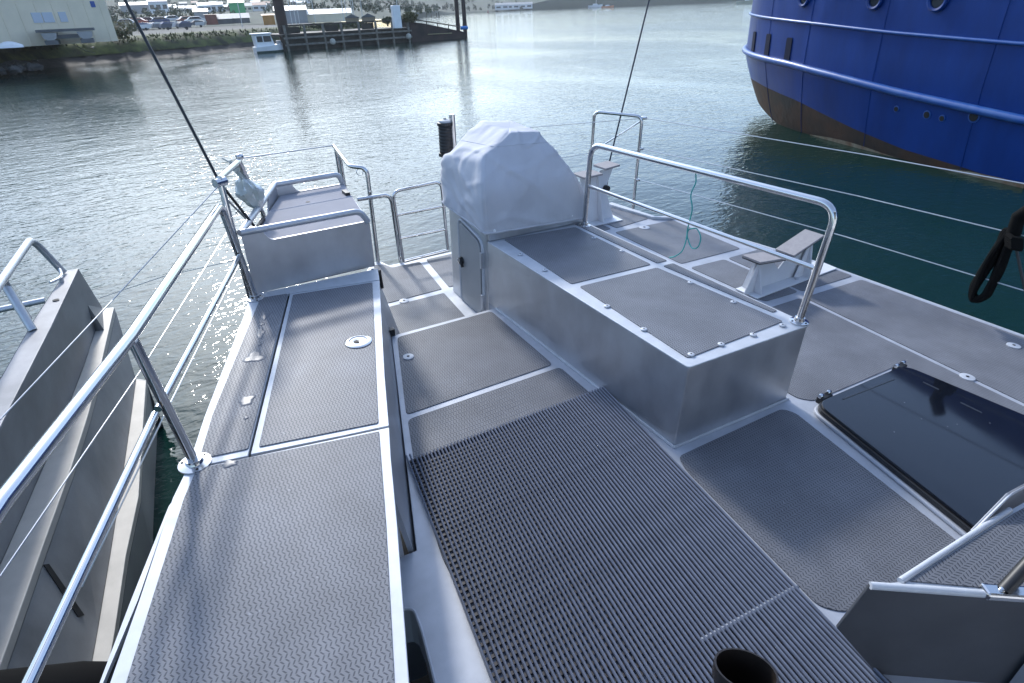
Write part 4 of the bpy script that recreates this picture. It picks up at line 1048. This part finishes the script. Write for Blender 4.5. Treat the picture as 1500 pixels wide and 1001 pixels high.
# tied plastic bag on the quarter rail
mb = MB(); nb = 24; prof = []
c = B(360,262,Y=4.15); e = B(372,300,Y=4.15)
ax = (e-c); 
for i in range(17):
    s = i/16; r = .012 + .085*math.sin(PI*min(1,s*1.02)**1.25)**.9*(1 if s < .95 else .5)
    cp = B(340,240,Y=4.15).lerp(B(356,262,Y=4.15), min(1,s*4)) if s < .25 else B(356,262,Y=4.15).lerp(B(378,306,Y=4.15), (s-.25)/.75)
    rr = .016 if s < .25 else .016+.060*math.sin(PI*((s-.25)/.75)**.8)
    for k in range(nb):
        a = 2*PI*k/nb; q = Vector((math.cos(a), math.sin(a)*.8, .15*math.sin(a*3)))
        f = 1+.45*noise.noise(Vector((math.cos(a)*2.6, math.sin(a)*2.6, s*4.5))) + .14*math.sin(a*7+s*5) + .10*math.sin(a*11-s*9)
        mb.v.append(tuple(cp + q*rr*f))
for i in range(16):
    for k in range(nb): mb.f.append((i*nb+k, i*nb+(k+1)%nb, (i+1)*nb+(k+1)%nb, (i+1)*nb+k))
BAG = mat('milky_plastic', (.50,.54,.52), .35, var=.2, vscale=14)
BAG.node_tree.nodes["Principled BSDF"].inputs['Transmission Weight'].default_value = .35
tag(obj('plastic_bag', mb, BAG, boat=True, smooth=True), 'knotted milky plastic bag hanging from the quarter rail', 'bag')
mb = MB()
for k in range(3):
    P = [B(336+3*k,236+2*k,Y=4.13), B(345+2*k,246-3*k,Y=4.12), B(352,238+3*k,Y=4.14), B(347,250+k,Y=4.13), B(338,244+k,Y=4.14)]
    mb.tube(fillet(P,.04,4), .009, 7)
mb.tube([B(325,232,Y=4.15), B(340,240,Y=4.14), B(352,243,Y=4.14)], .005, 7)
tag(obj('knotted_rope', mb, ROPEG, boat=True, smooth=True), 'short grey rope knotted round the quarter rail above the bag', 'rope')

# ------------------------------------------------------------------ far corner hoop rail and lifelines
t = thing('corner_hoop_rail', 'square steel hoop rail with diagonal brace at the far deck corner', 'rail', (4.4,5.0,0), boat=True)
hb = Vector((4.486,4.776,0)); ht = Vector((4.47,4.77,.985)); hb2 = Vector((4.24,5.28,0)); ht2 = Vector((4.235,5.27,.985))
obj('hoop', MB().tube(fillet([hb, ht, ht2, hb2], .07, 6), .017, 12), STEEL, t, smooth=True)
obj('brace', MB().tube([ht+Vector((0,0,-.04)), Vector((4.24,5.28,.55))], .008, 8), STEEL, t)
for z in (.97,.66,.33): obj('eye', MB().lathe([(.012,-.035),(.02,0),(.012,.035)], (4.49,4.765,z), 10, (.2,-1,0)), STEEL, t, smooth=True)
fl = [(.985,.99),(.66,.665),(.335,.335)]
for i, (z0, z1) in enumerate(((.97,1.02),(.66,.70),(.335,.345))):
    tag(obj('lifeline', cable([(4.49,4.75,z0),(4.74,2.5,(z0+z1)/2-.004),(4.80,-2.0,z1+.03)], .0042), WIRE, boat=True), ('topmost of the three steel lifeline wires along the open deck edge','middle of the three steel lifeline wires along the open deck edge','lowest of the three steel lifeline wires along the open deck edge')[i], 'wire')
tag(obj('stern_wire', cable([(4.45,4.80,.96), (2.9,5.3,.90)], .0035), WIRE, boat=True), 'thin wire running from the corner hoop behind the canvas cover', 'wire')
tag(obj('stern_wire', cable([(4.26,5.27,.55), (2.9,5.35,.50)], .0035), WIRE, boat=True), 'lower thin wire behind the canvas cover towards the corner hoop', 'wire')
for P, l in (([(-.95,.2,1.02),(-.55,1.9,1.0),(.30,3.72,1.11)],'upper wire running outside the locker guard rail'),([(-1.0,.2,.62),(-.42,2.1,.60),(.34,3.74,.62)],'lower wire running outside the locker guard rail')):
    pass
wires = [([B(0,615,X=-.75),B(165,440,X=-.35),B(318,275,X=.27)],'upper thin wire stretched outside the locker guard rail'),
         ([B(0,845,X=-.72),B(205,545,X=-.3),B(330,345,X=.28)],'middle thin wire stretched outside the locker guard rail'),
         ([B(120,860,X=-.6),B(240,610,X=-.22),B(352,385,X=.30)],'lowest thin wire stretched beside the guard rail bar')]
for P, l in wires:
    tag(obj('lifeline', cable(P, .003), WIRE, boat=True), l, 'wire')
nb_ = B(150,436,X=-.70)
tag(obj('mooring_line', cable([B(145,437,X=-.72), B(240,405,X=-.2), B(350,380,X=.30)], .004), ROPEG, boat=True), 'thin line from the neighbouring hull to the quarter rail post', 'rope')

# coiled dark line on the lifeline
t = thing('rope_coil', 'hank of black rope hung from the lifeline wires', 'rope', (4.8,1.5,.85), boat=True)
for k in range(9):
    j = random.uniform
    P = [B(1478+j(-8,10),338+j(-6,6),X=4.72+.012*k), B(1450+j(-7,9),385+j(-5,5),X=4.72+.012*k), B(1423+j(-3,8),420+j(-5,5),X=4.72+.012*k), B(1424+j(-3,6),440+j(-4,5),X=4.72+.012*k), B(1440+j(-4,8),436+j(-4,4),X=4.72+.012*k), B(1463+j(-4,6),395+j(-5,5),X=4.72+.012*k), B(1484+j(-5,6),345+j(-5,5),X=4.72+.012*k)]
    obj('loop', MB().tube(fillet(P,.12,5,True)+[Vector(fillet(P,.12,5,True)[0])], .019, 8), MATTE, t, smooth=True)
for k in range(5):
    a = B(1476,345+k*3.2,X=4.69); b2 = B(1497,352+k*3.2,X=4.69)
    obj('wrap_turn', MB().tube([a, a.lerp(b2,.5)+Vector((-.03,0,.0)), b2], .020, 8), MATTE, t, smooth=True)
obj('tail', MB().tube([B(1486,350,X=4.72), B(1495,395,X=4.72), B(1503,430,X=4.72)], .010, 8), BLACK, t, smooth=True)
obj('head', MB().tube([B(1484,345,X=4.73), B(1492,318,X=4.73), B(1520,300,X=4.73)], .042, 10), MATTE, t, smooth=True)

# ------------------------------------------------------------------ tender cradle chocks
def chock(base, label, sc=1.0, rot=0.0, detail=True, tall=0.0):
    t = thing('cradle_chock', label, 'chock', base, 'tender cradle chocks on the deck', boat=True)
    bb = Vector(base); 
    def L(x, y, z): return bb + Vector((x, y, z))*1.0
    obj('base_plate', MB().slab([L(-.56,-.10,.006), L(.54,-.06,.006), L(.56,.14,.006), L(-.56,.11,.006)], (0,0,.010)), PAINTW, t, bevel=.002)
    H = .20 + tall
    web = [L(-.54,.02,.017), L(.24,.02,.017), L(.17,.02,.34), L(.08,.02,.31), L(-.08,.02,.255), L(-.14,.02,.19), L(-.19,.02,.14), L(-.25,.02,.19), L(-.30,.02,.245), L(-.50,.02,.27)]
    obj('web_plate', MB().slab(web, (0,.008,0)), PAINTW, t)
    for x in (-.49, .13):
        H = .235 if x < 0 else .30
        obj('gusset', MB().slab([L(x,-.085,.017), L(x,.105,.017), L(x,.05,H+.02), L(x,-.0,H+.02)], (.01,0,0)), PAINTW, t)
        obj('gusset', MB().slab([L(x-.11,.0,.017), L(x+.11,.0,.017), L(x+.02,.0,H+.02), L(x-.02,.0,H+.02)], (0,-.008,0)), PAINTW, t)
    for x0, z0, x1, z1 in ((-.56,.285,-.235,.252),(-.145,.255,.20,.362)):
        n_ = Vector((-(z1-z0),0,x1-x0)).normalized()
        obj('pad', MB().slab([L(x0,-.06,z0), L(x1,-.06,z1), L(x1,.115,z1), L(x0,.115,z0)], n_*.018), SMOOTHTREAD, t, bevel=.003)
        obj('pad_backing', MB().slab([L(x0,-.055,z0)-n_*.007, L(x1,-.055,z1)-n_*.007, L(x1,.11,z1)-n_*.007, L(x0,.11,z0)-n_*.007], n_*.006), BLACK, t)
    obj('bolt', MB().lathe([(.014,0),(.014,.012),(.008,.018)], L(.02,-.03,.016), 8), TUBEGREY, t)
    return t
chock((4.31,2.60,0), 'larger white cradle chock with grey vee pads nearer the coiled rope')
# the taller one beyond the handrail foot
t = thing('cradle_chock', 'taller white cradle chock with two small grey pads beside the cover', 'chock', (3.8,4.6,0), 'tender cradle chocks on the deck', boat=True)
yc = 4.62
ol = [B(x,y,Y=yc) for x,y in ((862,334),(898,318),(893,300),(889,285),(890,268),(898,246),(880,250),(874,257),(862,258),(850,262),(853,280),(851,300),(853,330))]
obj('web_plate', MB().slab(ol, (0,.010,0)), PAINTW, t)
obj('base_plate', MB().slab([(3.3,4.52,.006),(4.1,4.50,.006),(4.12,4.72,.006),(3.3,4.72,.006)], (0,0,.01)), PAINTW, t)
for (x0,y0,x1,y1) in ((847,260,874,254),(878,247,899,241)):
    a, b2 = B(x0,y0,Y=yc), B(x1,y1,Y=yc)
    obj('pad', MB().slab([a+Vector((0,-.10,0)), b2+Vector((0,-.10,0)), b2+Vector((0,.10,0)), a+Vector((0,.10,0))], (0,0,.02)), SMOOTHTREAD, t, bevel=.003)
obj('gusset', MB().slab([(3.86,4.53,.017),(3.86,4.72,.017),(3.80,4.66,.5),(3.80,4.60,.5)], (.01,0,0)), PAINTW, t)
p = B(888,276,Y=4.6); obj('grommet', MB().lathe([(.03,-.02),(.034,0),(.03,.03)], p, 12, (0,-1,0)), BLACK, t)

# ------------------------------------------------------------------ tinted deck hatch
t = thing('deck_hatch', 'large black tinted acrylic hatch set flush in the open deck', 'hatch', (3.2,.8,0), boat=True)
hp_ = [(2.83,1.37),(3.655,1.335),(3.70,.72),(3.74,.12),(2.50,.12),(2.60,.46)]
def grow(poly, d):
    c = (sum(p[0] for p in poly)/len(poly), sum(p[1] for p in poly)/len(poly)); out = []
    for x, y in poly:
        l = math.hypot(x-c[0], y-c[1]); out.append((x+(x-c[0])/l*d, y+(y-c[1])/l*d))
    return out
obj('coaming', MB().prism(rp(grow(hp_,.030),.09,6), .001, .022), DECKALU, t, bevel=.008)
obj('gasket', MB().prism(rp(grow(hp_,-.01),.08,6), .0225, .045), BLACK, t)
obj('frame', MB().prism(rp(grow(hp_,.012),.08,6), .024, .052), BLACK, t, bevel=.004)
pane = obj('pane', MB().prism(rp(hp_,.08,6), .053, .070), GLASSD, t, bevel=.004)
pass
for x, y in ((1208,582),(1318,538)):
    p = B(x,y,.05)
    h_ = obj('hinge', MB().box(p.x-.05,p.x+.05,p.y-.02,p.y+.02,.02,.062), BLACK, t, bevel=.006)
    for dx_ in (-.035,.035): obj('hinge_knuckle', MB().lathe([(.012,-.014),(.015,0),(.012,.014)], (p.x+dx_,p.y+.005,.068), 12, (1,0,0)), STEEL, h_, smooth=True)
for x, y in ((1350,614),(1388,625),(1402,622),(1310,633),(1450,620),(1325,590)):
    p = B(x, y, .07); obj('water_bead', MB().lathe([(.0035,0),(.003,.001),(.001,.0015)], p, 8), flat((.12,.13,.15), rough=.2), pane, smooth=True)
for (x0,y0,x1,y1) in ((1352,560,1375,571),(1407,590,1438,605),(1235,585,1310,556)):
    a, b2 = B(x0,y0,.0703), B(x1,y1,.0703)
    obj('inner_bracket', MB().tube([a,b2], .004, 6), flat((.035,.04,.05), rough=.3), pane)

# ------------------------------------------------------------------ step by the bridge
t = thing('boarding_step', 'aluminium step with angled dark plate and grey tread beside the bar mat', 'step', (1.95,.1,0), boat=True)
ZS = .45
T0, T1 = B(1275,858,ZS), B(1440,870,ZS)
dv = (T1-T0).normalized(); nv = Vector((dv.y, -dv.x, 0)); nv = nv if nv.y > 0 else -nv     # away from the camera
T2 = T0 + dv*1.2
def onp(x, y):           # on the upright plane of the front plate
    r = HT @ pix(x, y); q = (T0-CAM_P).dot(nv)/r.dot(nv); return CAM_P + r*q
fp = [onp(1226,921), T0, T2, onp(1640,1250), onp(1480,1250), onp(1345,1060), onp(1298,1003)]
obj('front_plate', MB().slab(fp, nv*.012), mat('shade_darkened_plate', (.075,.078,.086), .5, .2, var=.15, vscale=4), t, bevel=.003)  # plate colour darkened for its unlit side facing the viewpoint
obj('front_roll', MB().tube([T0+Vector((0,0,.0)), T1, T2], .012, 12), TRIM, t, smooth=True)
E0, E1 = B(1322,851,ZS), B(1478,748,ZS)
tp_ = [E0, E1, E1+(E1-E0).normalized()*.5+Vector((0,-.02,0)), T2+nv*.03+Vector((.1,0,0)), T1+nv*.012, T0+nv*.012+dv*.04]
obj('top_plate', MB().slab([p+Vector((0,0,-.004)) for p in tp_], (0,0,-.012)), TRIM, t)
tin = [E0+Vector((.02,-.012,0)), E1+Vector((0,-.015,0)), tp_[2]+Vector((0,-.02,0)), tp_[3]+nv*.02, T1+nv*.024]
obj('tread_panel', MB().slab([p+Vector((0,0,-.0035)) for p in tin], (0,0,.004)), TREADD, t)
obj('edge_tube', MB().tube([E0+Vector((-.008,.003,.001)), E1+Vector((.004,0,.001))], .0105, 10), TRIM, t, smooth=True)
b0, b1, b2_ = B(1432,775,ZS), B(1480,725,Y=E1.y+.02), B(1515,719,Y=E1.y+.02)
obj('back_plate', MB().slab([Vector((b0.x,E1.y+.02,ZS-.02)), b1, b2_+Vector((.3,0,0)), Vector((b2_.x+.3,E1.y+.02,.1)), Vector((b0.x+.05,E1.y+.02,.1))], (0,.012,0)), DULL, t, bevel=.003)
obj('back_roll', MB().tube(fillet([Vector((b0.x,E1.y+.02,ZS-.01)), b1, b2_+Vector((.3,0,0))],.03,4), .0045, 8), TUBEGREY, t, smooth=True)
obj('pedestal', MB().box(2.0,2.5,-.25,.08,.001,.42), DULL, t)
k0 = T1-dv*.0
obj('clamp', MB().slab([k0-nv*.018+Vector((0,0,-.012)), k0+dv*.45-nv*.018+Vector((0,0,-.012)), k0+dv*.45+nv*.028+Vector((0,0,-.012)), k0+nv*.028+Vector((0,0,-.012))], (0,0,.030)), STEEL, t, bevel=.008)
obj('clamp_screw', MB().lathe([(.009,0),(.008,.006),(.004,.009)], k0+dv*.05+nv*.004+Vector((0,0,.018)), 12), STEEL, t, smooth=True)
obj('strut', MB().tube([B(1470,866,.46), B(1512,820,.54)], .020, 12), BLACK, t, smooth=True)

# ------------------------------------------------------------------ drainage mat of vinyl bars
t = thing('drainage_mat', 'large blue-grey vinyl bar mat spread over the cockpit floor', 'mat', (1.2,1.0,TZ), boat=True)
mb0 = MB().tube([(0,0,0),(0,-2.55,0)], .0052, 8); mb0.v = [(x,y,z*2.2) for x,y,z in mb0.v]
sl = math.atan(.150); PIT = .0196; nbar = 64
first = None; zc = TZ + .0185
for i in range(nbar):
    x0 = .705 + PIT*i; y0 = 2.155 + .004*noise.noise(Vector((i*.7,0,0))) + (.03 if i < 2 else 0)
    loc = Vector((x0, y0, zc + (.0 if i else 0))) - BASE[t.name]
    if first is None:
        first = bpy.data.objects.new('bar', None) if False else None
        mb1 = MB(); mb1.v = [tuple(Vector(v)+BASE[t.name]) for v in mb0.v]; mb1.f = mb0.f
        first = obj('bar', mb1, PVC, t, smooth=True); first.location = loc; first.rotation_euler = (0,0,-sl)
    else:
        share(first, 'bar', loc, t, -sl + .003*noise.noise(Vector((i*.5,3,0))))
mb0 = MB().box(0,PIT*(nbar-1)+.012,-.0062,.0062,-.004,.003); fc = None
for i in range(88):
    y = 2.14 - .029*i; x0 = .70 + (y-2.155)*.150
    loc = Vector((x0, y, TZ+.0042)) - BASE[t.name]
    if fc is None:
        mb1 = MB(); mb1.v = [tuple(Vector(v)+BASE[t.name]) for v in mb0.v]; mb1.f = mb0.f
        fc = obj('cross_bar', mb1, PVCD, t); fc.location = loc
    else: share(fc, 'cross_bar', loc, t)

obj('cross_seam', MB().tube([(1.24,.725,TZ+.011),(1.50,.705,TZ+.012),(1.735,.69,TZ+.011)], .011, 8), mat('pale_blue_grey_vinyl', (.19,.21,.25), .6), t, smooth=True)
obj('edge_bar', MB().tube([(.697,2.150,TZ+.010),(.697+PIT*(nbar-1)*.5,2.152,TZ+.011),(.70+PIT*(nbar-1)+.012,2.149,TZ+.010)], .0075, 8), PVCD, t, smooth=True)
# open rubber boot top
t = thing('rubber_boot', 'dark open-topped rubber boot standing on the drainage mat', 'boot', (1.13,.47,.02), boat=True)
mb = MB(); nb2 = 28; rows_ = []
c0_, ax2 = Vector((1.075,.475,.355)), Vector((.05,-.05,0))
for (z, k, dx_, dy_) in ((.03,.80,.03,-.02),(.10,.78,.03,-.02),(.2,.88,.02,-.01),(.30,.97,0,0),(.345,1.0,0,0),(.352,1.0,0,0),(.352,.93,0,0),(.30,.90,0,0),(.15,.8,.02,-.01),(.06,.7,.03,-.02)):
    r_ = []
    for q in range(nb2):
        a = 2*PI*q/nb2; v = Vector((.64,-.77,0))*(.088*k*math.cos(a)) + Vector((.77,.64,0))*(.062*k*math.sin(a))
        r_.append((c0_.x+dx_+v.x, c0_.y+dy_+v.y, z))
    rows_.append(r_)
for r_ in rows_: mb.v += r_
for i in range(len(rows_)-1):
    for q in range(nb2): mb.f.append((i*nb2+q, i*nb2+(q+1)%nb2, (i+1)*nb2+(q+1)%nb2, (i+1)*nb2+q))
mb.f.append(tuple(range(nb2-1,-1,-1))); mb.f.append(tuple((len(rows_)-1)*nb2+q for q in range(nb2)))
RUB = mat('dark_brown_rubber', (.022,.017,.014), .38, var=.2, vscale=20)
obj('shaft', mb, RUB, t, smooth=True)
obj('foot', MB().tube(fillet([(1.13,.45,.055),(1.18,.36,.055),(1.24,.26,.05),(1.27,.21,.045)],.05,4), .052, 12), RUB, t, smooth=True)

# ================================================================== NEIGHBOURING ALUMINIUM BOAT
t = thing('neighbour_boat', 'bare aluminium hull moored alongside with rubbing ledges and hoop rail', 'boat', (-1.0,4,-1.0), boat=True)
ge = [B(114.6,394.4,.3), B(74,480,.3), B(0,625,.3)]; gl = [B(96,398,.3), B(49.5,469,.3), B(0,556,.3)]
dirn = (ge[2]-ge[0]).normalized(); ge.append(ge[2]+dirn*2.6+Vector((-.12,0,0))); gl.append(gl[2]+(gl[2]-gl[0]).normalized()*2.6+Vector((-.2,0,0)))
side_mat = mat('mill_aluminium_hull', (.27,.275,.28), .55, .45, var=.34, vscale=1.6, rvar=.1, bump=.25, bscale=18, bdist=.004)
LEDGE = mat('bare_aluminium_ledge', (.48,.455,.41), .6, .15, var=.1, vscale=6, bump=.15, bscale=40, bdist=.002)
obj('gunwale', MB().slab(ge + gl[::-1], (0,0,-.02)), mat('grey_gunwale', (.27,.27,.28), .6, .3, var=.2, vscale=4), t, bevel=.004)
in1 = [B(165,452,-.2)+Vector((-.035,.12,0)), B(152,455,-.2), B(128,520,-.2), B(62,688,-.2)]
def lower(p, z, dx_=0): return Vector((p.x+dx_, p.y, z))
sidep = [ge[0], ge[1], ge[2], ge[3]]
def wallstrip(A_, B_, name, m):
    mb = MB(); n = len(A_); mb.v = [tuple(p) for p in A_] + [tuple(p) for p in B_]
    mb.f = [(i, i+1, n+i+1, n+i) for i in range(n-1)]
    return obj(name, mb, m, t)
l1o = [B(167,450,-.2), B(140,568,-.2), B(112,667,-.2), B(90,720,-.2), B(48,843,-.2), B(3,967,-.2)]; l1o.append(l1o[-1]+(l1o[-1]-l1o[-2])*2.5)
l1i = [B(150,452,-.2), B(125,530,-.2), B(95,608,-.2), B(62,688,-.2), B(28,765,-.2), B(-15,860,-.2)]; l1i.append(l1i[-1]+(l1o[-1]-l1o[-2])*1.0)
def resample(P, n):
    d = [0]
    for a, b2 in zip(P[:-1], P[1:]): d.append(d[-1]+(b2-a).length)
    out = []
    for k in range(n):
        s = d[-1]*k/(n-1); i = max(j for j in range(len(d)) if d[j] <= s+1e-9); i = min(i, len(P)-2)
        out.append(P[i].lerp(P[i+1], (s-d[i])/(d[i+1]-d[i])))
    return out
def byY(P, ys):
    out = []
    for y in ys:
        for a, b2 in zip(P[:-1], P[1:]):
            if (a.y-y)*(b2.y-y) <= 0 and a.y != b2.y:
                out.append(a.lerp(b2, (y-a.y)/(b2.y-a.y))); break
        else: out.append(P[0].copy() if abs(P[0].y-y) < abs(P[-1].y-y) else P[-1].copy())
    return out
A_ = resample(ge, 9); B_ = resample(l1i, 9)
wallstrip(A_, B_, 'topside_plate', side_mat)
O_ = resample(l1o, 9)
obj('rubbing_ledge', MB().slab(O_ + B_[::-1], (0,0,-.05)), LEDGE, t, bevel=.004)
l2o = [B(214,558,-.66), B(211,600,-.66), B(208,640,-.66), B(202,740,-.66), B(180,832,-.66), B(166,939,-.66), B(152,1010,-.66)]; l2o.append(l2o[-1]+(l2o[-1]-l2o[-3])*1.6)
l2i = [B(199,556,-.66), B(192,610,-.66), B(184,667,-.66), B(168,770,-.66), B(151,877,-.66), B(129,1001,-.66)]; l2i.append(l2i[-1]+(l2o[-1]-l2o[-2])*1.0)
C_ = resample(l2i, 9); D_ = resample(l2o, 9)
wallstrip([p+Vector((0,0,-.05)) for p in O_], [p for p in C_], 'lower_side_plate', side_mat)
obj('rubbing_ledge', MB().slab(D_ + C_[::-1], (0,0,-.05)), LEDGE, t, bevel=.004)
wallstrip([p+Vector((0,0,-.05)) for p in D_], [lower(p,-1.6,-.1) for p in D_], 'bilge_plate', side_mat)
# far end closing plates and inboard side
obj('end_plate', MB().slab([ge[0], l1i[0], l1o[0]+Vector((0,0,-.05)), l2i[0], l2o[0], lower(l2o[0],-1.6), lower(gl[0],-1.6,-.1), gl[0]], (0,.012,0)), side_mat, t)
wallstrip(gl, [lower(p,-1.6,-.15) for p in gl], 'inboard_plate', side_mat)
tube_r = .024
p0, p1_, p2_ = B(93,399,.31), B(46,349,.60), B(-6,424,.60)
obj('hoop_rail', MB().tube(fillet([p0, p1_, p2_, p2_+(p2_-p1_).normalized()*1.2], .10, 7), tube_r, 12), TUBEGREY, t, smooth=True)
for (x0,y0) in ((48,484),(42,467)):
    p = B(x0,y0,.3); q = B(0 if x0 > 45 else 4, 405 if x0 > 45 else 408, .60)
    obj('rail_post', MB().tube([p, q], tube_r if x0 > 45 else .018, 12), TUBEGREY, t, smooth=True)
obj('cross_pipe', MB().tube([B(66,440,.1), B(-10,456,.1)], .022, 10), TUBEGREY, t, smooth=True)
p = B(82,440,.302); obj('fairlead_hole', MB().lathe([(.016,0),(.02,.003),(.012,.004)], p, 16).lathe([(.012,0),(.012,.0045)], p, 12), VOID, t)
p = B(91,413,.30); obj('cleat', MB().tube(fillet([p+Vector((-.05,-.10,.045)), p+Vector((-.01,-.03,.035)), p+Vector((.01,.04,.035)), p+Vector((.0,.10,.06))],.03,4), .010, 8).tube([p, p+Vector((0,0,.035))], .014, 8), TUBEGREY, t, smooth=True)
def on3(x, y, p0, p1, p2):
    n_ = (p1-p0).cross(p2-p0).normalized(); r = HT @ pix(x, y); return CAM_P + r*((p0-CAM_P).dot(n_)/r.dot(n_)), n_
for quad in (((62,828),(70,827),(122,902),(113,905)),):
    P = []
    for x, y in quad:
        c0 = min(range(8), key=lambda k: abs((O_[k].y+O_[k+1].y)/2 - B(x,y,X=-.9).y))
        q, n_ = on3(x, y, O_[c0]+Vector((0,0,-.05)), O_[c0+1]+Vector((0,0,-.05)), C_[c0]); 
        if n_.x < 0: n_ = -n_
        P.append(q+n_*.003)
    obj('dark_bar', MB().slab(P, n_*.003), VOID, t)  # thin black bar laid on the lower side plate
tag(obj('black_fender', MB().lathe([(.02,-.55),(.11,-.46),(.13,-.3),(.13,.3),(.11,.46),(.02,.55)], B(-45,1050,-.05), 20, (.8,-.25,-.15)), MATTE, boat=True, smooth=True), 'black rubber fender wedged between the two aluminium hulls', 'fender')

HAZE = bpy.data.materials.new('harbour_haze'); HAZE.use_nodes = True
hn = HAZE.node_tree.nodes; hn.remove(hn["Principled BSDF"])
pv = hn.new("ShaderNodeVolumePrincipled"); pv.inputs['Density'].default_value = .00022; pv.inputs['Color'].default_value = (.86,.91,.96,1); pv.inputs['Anisotropy'].default_value = .45
HAZE.node_tree.links.new(pv.outputs[0], hn["Material Output"].inputs['Volume'])
tag(obj('haze', MB().box(-1400,1400,-420,1700,-3.2,126), HAZE), 'thin pale haze over the whole harbour', 'haze', kind='stuff')

# ------------------------------------------------------------------ heel the boat things about the camera point
TM = Matrix.Translation(CAM_P) @ HEEL.to_4x4() @ Matrix.Translation(-CAM_P)
bpy.context.view_layer.update()
for o in BOAT:
    o.matrix_world = TM @ o.matrix_world
bpy.context.view_layer.update()
